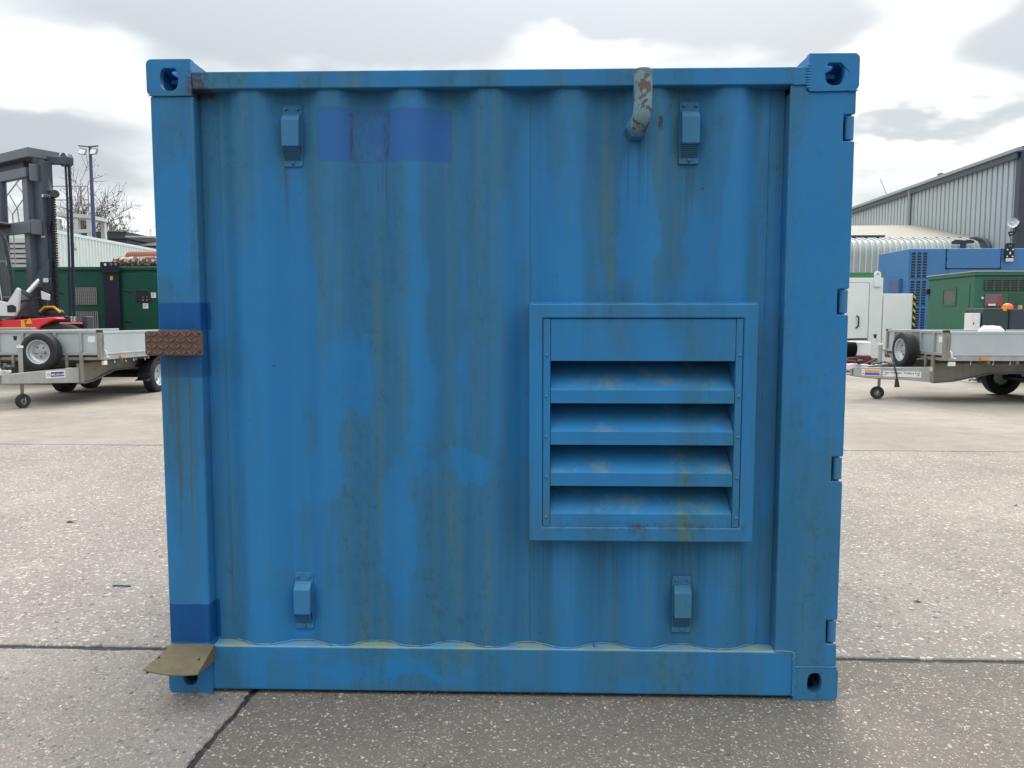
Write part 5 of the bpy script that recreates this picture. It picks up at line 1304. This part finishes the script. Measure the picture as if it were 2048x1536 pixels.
MB().prism([(18.45, 4.80), (18.62, 4.90), (19.0, 4.86), (19.25, 4.90), (19.45, 4.84), (19.42, 4.74), (19.10, 4.72), (19.06, 4.40), (18.86, 4.40), (18.84, 4.70), (18.5, 4.70)], 'y', YF - 0.10, YF - 0.055).build('torn_patch', TRIM, ln)
MB().tube([Vector((20.12, y - 0.05, z)) for (y, z) in prof[1:]], 0.10, 6).build('end_flashing', TRIM, ln)
MB().box(13.2, 16.2, YF + 1.3, YF + 1.9, ZE + 0.22, ZE + 0.30).build('roof_strip', TRIM, ln)

# tall blue generator container
GBL = mat('generator_blue', (0.055, 0.185, 0.41), 0.45, 0, 0.06, 1.5, 0.10, (0.06, 0.15, 0.33))
bl = thing('blue_generator', 'tall bright blue generator container with slatted vents, behind the right trailer', 'generator', (17.5, 26.5, 0))
MB().box(13.50, 22.0, 25.3, 27.74, 0.2, 3.92).build('housing', GBL, bl, 0.03)
MB().box(13.6, 21.9, 25.4, 27.6, 0, 0.2).build('skid', BLK, bl)
for (x0, x1, z0, z1) in ((13.56, 14.18, 2.88, 3.80), (13.56, 14.18, 1.91, 2.80), (13.56, 14.18, 0.95, 1.82)):
    f_ = MB().box(x0, x1, 25.270, 25.299, z0, z1).build('vent_panel', GBL, bl, 0.004)
    for c_ in range(3):
        xa = x0 + 0.03 + c_ * 0.20
        MB().box(xa, xa + 0.135, 25.262, 25.2695, z0 + 0.02, z1 - 0.02).build('vent_slot', NVY, f_)
        nb = 9
        for r_ in range(1, nb): MB().box(xa, xa + 0.135, 25.254, 25.2615, z0 + 0.02 + (z1 - z0 - 0.04) * r_ / nb - 0.012, z0 + 0.02 + (z1 - z0 - 0.04) * r_ / nb + 0.012).build('vent_blade', GBL, f_)
MB().box(14.83, 16.70, 25.275, 25.2995, 3.22, 3.90).build('side_hatch', GBL, bl, 0.008)
MB().box(14.80, 16.73, 25.285, 25.2985, 3.185, 3.212).build('hatch_gap', NVY, bl); MB().box(14.80, 14.822, 25.285, 25.2985, 3.19, 3.91).build('hatch_gap', NVY, bl); MB().box(16.708, 16.73, 25.285, 25.2985, 3.19, 3.91).build('hatch_gap', NVY, bl)
MB().box(14.90, 16.6, 25.275, 25.2995, 1.2, 3.17).build('side_door', GBL, bl, 0.008)
for x in (14.82, 16.72):
    for z in (3.24, 3.55, 3.88): MB().sph((x, 25.272, z), 0.03, 8).build('hatch_bolt', NVY, bl)
MB().box(13.36, 13.499, 25.7, 26.5, 2.35, 2.87).build('junction_box', mat('box_blue', (0.075, 0.13, 0.27), 0.5), bl, 0.01)
lk_ = MB().prism(rrect(16.82, 17.13, 3.55, 4.10, 0.04, 4), 'y', 25.20, 25.272).build('lifting_bracket', NVY, bl, 0.01, 40)
for x, z in ((16.88, 3.86), (17.07, 3.86), (16.88, 3.62), (17.07, 3.62)): MB().sph((x, 25.198, z), 0.03, 10).build('bracket_bolt', WHT, lk_)
MB().sph((16.98, 25.198, 3.74), 0.035, 10, (0.8, 0.6, 1.5)).build('bracket_eye', WHT, lk_)
text('Tel', 0.07, ALU, lk_, Matrix.Translation(Vector((16.97, 25.198, 3.99)) - ORG[bl.name]) @ Matrix.Rotation(R(90), 4, 'X'))
nt_ = MB().box(16.84, 17.10, 25.195, 25.199, 3.45, 3.56).build('number_label', WHT, bl)
for i in range(5): MB().box(16.86 + 0.045 * i, 16.885 + 0.045 * i, 25.192, 25.1945, 3.48, 3.53).build('label_mark', ALU, nt_)

# green generator with window
GR2 = mat('faded_green', (0.030, 0.135, 0.085), 0.55, 0, 0.10, 1.6, 0.22, (0.075, 0.15, 0.10))
WIN = mat('dusty_glass', (0.10, 0.105, 0.085), 0.2, 0, 0.35, 5)
gr = thing('windowed_generator', 'faded green generator cabin with small window, behind the right trailer', 'generator', (14.0, 18.4, 0))
MB().box(11.36, 17.0, 17.3, 19.6, 0.2, 2.50).build('housing', GR2, gr, 0.02)
MB().box(11.33, 17.05, 17.26, 19.64, 2.502, 2.60).build('roof_frame', GR2, gr, 0.02)
MB().box(11.32, 17.06, 17.25, 19.65, 2.602, 2.625).build('roof_sheet', mat('pale_roof', (0.45, 0.47, 0.42), 0.7, 0, 0.2), gr)
MB().box(11.4, 16.9, 17.4, 19.5, 0, 0.2).build('skid', BLK, gr)
wf = MB().prism([(18.10, 1.76), (18.80, 1.76), (18.80, 2.24), (18.10, 2.24)], 'x', 11.33, 11.359, [(18.17, 1.81), (18.73, 1.81), (18.73, 2.19), (18.17, 2.19)]).build('window_frame', GR2, gr)
MB().box(11.345, 11.358, 18.17, 18.73, 1.81, 2.19).build('window_pane', WIN, wf)
MB().box(11.348, 11.3595, 17.5, 19.45, 0.4, 2.32).build('end_door', GR2, gr, 0.008)
bpy.data.objects.remove(gr.children[-1], do_unlink=True) if False else None
gl_ = MB().box(11.62, 16.4, 17.275, 17.299, 2.13, 2.41).build('vent_panel', BLK, gr)
for i in range(22): MB().box(11.62 + 0.2 * i - 0.012, 11.62 + 0.2 * i + 0.012, 17.255, 17.2745, 2.13, 2.41).build('vent_divider', GR2, gl_)
for i in range(7): MB().box(11.62, 16.4, 17.262, 17.2742, 2.14 + 0.042 * i, 2.15 + 0.042 * i).build('vent_louvre', mat('louvre_grey', (0.13, 0.14, 0.12), 0.6), gl_)
cpb = MB().box(11.62, 12.04, 17.265, 17.299, 1.73, 2.03).build('control_window', mat('control_dark', (0.16, 0.14, 0.16), 0.25), gr, 0.008)
MB().box(11.93, 12.03, 17.258, 17.2645, 1.76, 2.01).build('red_panel', mat('red_print', (0.42, 0.04, 0.06), 0.4), cpb); MB().box(11.64, 11.92, 17.258, 17.2645, 1.74, 1.82).build('red_panel', MATS['red_print'], cpb); MB().box(11.70, 11.88, 17.252, 17.2575, 1.745, 1.79).build('white_label', WHT, cpb)
MB().sph((11.56, 17.28, 1.93), 0.04, 10).build('door_knob', RIM, gr)
MB().box(12.22, 13.6, 17.290, 17.2995, 1.15, 2.04).build('recess', mat('deep_green', (0.02, 0.09, 0.065), 0.5), gr)
MB().box(11.28, 11.358, 19.50, 19.62, 2.10, 2.26).build('side_lamp', BLK, gr, 0.01)

# dark cabinets and the small white one in front
DKG = mat('dark_green_grey', (0.030, 0.052, 0.058), 0.5, 0, 0.08, 3, 0.1, (0.05, 0.06, 0.06)); DKB = mat('dark_slate_blue', (0.030, 0.047, 0.072), 0.5, 0, 0.08)
k1 = tag(MB().box(10.00, 10.55, 14.5, 15.2, 0.0, 1.63).build('plant_cabinet', DKG, loc=(10.27, 14.85, 0), bevel=0.01), 'dark green plant cabinet between the white cabinet and the slate blue one', 'cabinet')
k2 = tag(MB().box(10.56, 11.6, 14.48, 15.2, 0.0, 1.62).build('plant_cabinet', DKB, loc=(11.08, 14.84, 0), bevel=0.01), 'dark slate blue plant cabinet under the orange hard hat', 'cabinet')
MB().box(10.42, 10.50, 14.490, 14.4995, 1.58, 1.66).build('yellow_tag', YEL, k1)
MB().box(10.58, 11.5, 14.472, 14.4795, 0.2, 1.56).build('cabinet_door', DKB, k2, 0.004)
k3 = tag(MB().box(9.79, 9.975, 14.55, 14.85, 0.0, 1.53).build('meter_cabinet', WHT, loc=(9.88, 14.7, 0), bevel=0.008), 'slim white metal cabinet beside the dark green cabinet', 'cabinet')
MB().box(9.80, 9.965, 14.540, 14.5495, 0.1, 1.43).build('cabinet_door', WHT, k3, 0.003); MB().box(9.82, 9.835, 14.53, 14.5395, 1.28, 1.33).build('handle', BLK, k3)
oh = thing('hard_hat', 'bright orange hard hat resting on the slate blue cabinet', 'hard hat', (10.68, 14.75, 1.62))
MB().lathe([(0.115, 0.0), (0.112, 0.05), (0.085, 0.10), (0.03, 0.125), (0.0, 0.127)], (10.67, 14.75, 1.622), (0, 0, 1), 20).build('shell', mat('hi_vis_orange', (0.85, 0.14, 0.02), 0.4, 0, 0.05), oh, 0, 50)
MB().lathe([(0.112, 0.0), (0.15, 0.0), (0.15, 0.008), (0.112, 0.012)], (10.66, 14.74, 1.622), (0, 0, 1), 20).build('brim', MATS['hi_vis_orange'], oh)
MB().tube([(10.74, 14.66, 1.63), (10.79, 14.66, 1.69), (10.80, 14.66, 1.76)], 0.015, 6).build('head_band', BLK, oh)
tag(MB().box(10.84, 10.90, 14.60, 14.66, 1.62, 1.70).build('orange_box', mat('pale_orange', (0.75, 0.42, 0.15), 0.6), loc=(10.87, 14.63, 1.62), bevel=0.004), 'small pale orange box beside the hard hat', 'box')

# white equipment kiosk with hazard stripes
WK = mat('kiosk_white', (0.79, 0.82, 0.82), 0.45, 0, 0.04, 2, 0.06, (0.5, 0.52, 0.5)); GT = mat('kiosk_green', (0.045, 0.20, 0.085), 0.55, 0, 0.1)
SEAM = mat('seam_grey', (0.34, 0.37, 0.38), 0.6)
wk = thing('white_kiosk', 'white equipment kiosk with green top band and black door handle', 'kiosk', (10.0, 22.9, 0))
MB().box(8.6, 11.10, 21.85, 24.0, 0.18, 2.70).build('body', WK, wk, 0.012)
MB().box(8.62, 11.12, 21.95, 24.0, 2.702, 2.875).build('roof_band', GT, wk, 0.006)
MB().box(8.65, 11.05, 21.95, 23.9, 0.0, 0.18).build('plinth', mat('plinth_beige', (0.42, 0.40, 0.36), 0.8), wk)
dr_ = MB().box(9.0, 10.66, 21.828, 21.8495, 0.24, 2.54).build('door', WK, wk, 0.006)
MB().box(10.665, 10.685, 21.838, 21.8492, 0.22, 2.55).build('door_seam', SEAM, wk); MB().box(9.0, 10.66, 21.838, 21.8492, 2.545, 2.562).build('door_seam', SEAM, wk); MB().box(9.0, 10.66, 21.838, 21.8492, 0.20, 0.232).build('door_seam', SEAM, wk)
MB().tube([(10.30, 21.826, 1.52), (10.345, 21.77, 1.47), (10.345, 21.77, 1.20), (10.29, 21.826, 1.13)], 0.024, 8).build('door_handle', BLK, dr_, 0, 50)
MB().prism([(10.80, 2.42)] + [(10.90 + 0.105 * math.cos(R(180 - 180 * i / 12)), 2.80 + 0.105 * math.sin(R(180 - 180 * i / 12))) for i in range(13)] + [(11.01, 2.42)], 'y', 21.80, 21.849).build('lifting_lug', WK, wk, 0.008, 40)
MB().lathe([(0.024, 0), (0.024, -0.004), (0, -0.004)], (10.90, 21.799, 2.81), (0, 1, 0), 12).build('lug_hole', BLK, wk)
MB().box(9.85, 9.98, 21.820, 21.8275, 2.26, 2.44).build('door_notice', SEAM, dr_)
# lower white tank with striped corner
wt = thing('white_tank', 'lower white tank with yellow and black striped corner beside the kiosk', 'tank', (11.7, 22.9, 0))
MB().box(11.13, 12.04, 21.86, 24.0, 0.45, 2.205).build('body', WK, wt, 0.012)
for (x, y) in ((11.2, 21.95), (11.95, 21.95), (11.2, 23.9), (11.95, 23.9)): MB().box(x - 0.05, x + 0.05, y - 0.05, y + 0.05, 0.0, 0.449).build('leg', WK, wt)
MB().box(12.041, 12.115, 21.84, 21.92, 0.45, 2.21).build('corner_strip', BLK, wt, 0.004)
sp_ = None
for i in range(8):
    z = 0.52 + 0.215 * i
    if sp_ is None:
        sp_ = MB().prism([(12.039 , z0_ ) for z0_ in ()] or [(12.040, 0.075), (12.116, 0.0), (12.116, 0.085), (12.040, 0.16)], 'y', 21.832, 21.8392).build('hazard_stripe', YEL, wt)
        sp_.location = (0, 0, z)
    else: cp(sp_, wt, (0, 0, z))

# small dark red pump with black bellows on blocks, its red cable
pm = thing('pump_unit', 'dark red pump unit with black ribbed bellows on wood blocks beside the container', 'pump', (8.75, 18.3, 0))
MB().box(8.2, 9.15, 18.0, 18.7, 0.18, 0.42).build('base', mat('dark_red', (0.12, 0.012, 0.022), 0.5), pm, 0.02)
MB().box(8.25, 8.75, 18.05, 18.6, 0.42, 0.66).build('engine', mat('dark_red', (0.12, 0.012, 0.022)), pm, 0.03)
for i in range(6): MB().lathe([(0.14, -0.02), (0.19, 0.0), (0.14, 0.02)], (8.42 + 0.055 * i, 18.02, 0.62), (1, 0, 0), 16).build('bellows', BLK, pm, 0, 30)
MB().tube([(8.2, 18.0, 0.86), (8.7, 18.0, 0.88), (9.0, 18.0, 0.88)], 0.03, 8).build('pipe', BLK, pm)
MB().box(8.75, 9.15, 18.05, 18.6, 0.42, 0.80).build('white_cover', WHT, pm, 0.03)
tag(MB().box(9.0, 9.16, 17.85, 17.99, 0.0, 0.16).build('wood_block', WOOD, loc=(9.08, 17.92, 0), bevel=0.006), 'left pale wooden block on the ground by the pump', 'block', 'wooden blocks by the pump')
tag(MB().box(9.28, 9.42, 17.85, 17.99, 0.0, 0.16).build('wood_block', WOOD, loc=(9.35, 17.92, 0), bevel=0.006), 'right pale wooden block on the ground by the pump', 'block', 'wooden blocks by the pump')
for (x0, x1) in ((8.25, 8.4), (8.95, 9.1)): MB().box(x0, x1, 18.1, 18.6, 0.0, 0.179).build('support', WOOD, pm)
tag(MB().tube([(8.50 + 0.42 * math.cos(R(a_)) * (1 if a_ < 180 else 1.1), 16.6 + 1.25 * math.sin(R(a_)), 0.012 + (0.30 * math.sin(R(a_)) if 20 < a_ < 160 else 0)) for a_ in range(0, 350, 10)], 0.012, 6).build('red_cable', mat('red_cable', (0.35, 0.09, 0.08), 0.5), loc=(8.5, 16.6, 0)), 'thin red cable looped on the ground by the pump', 'cable')
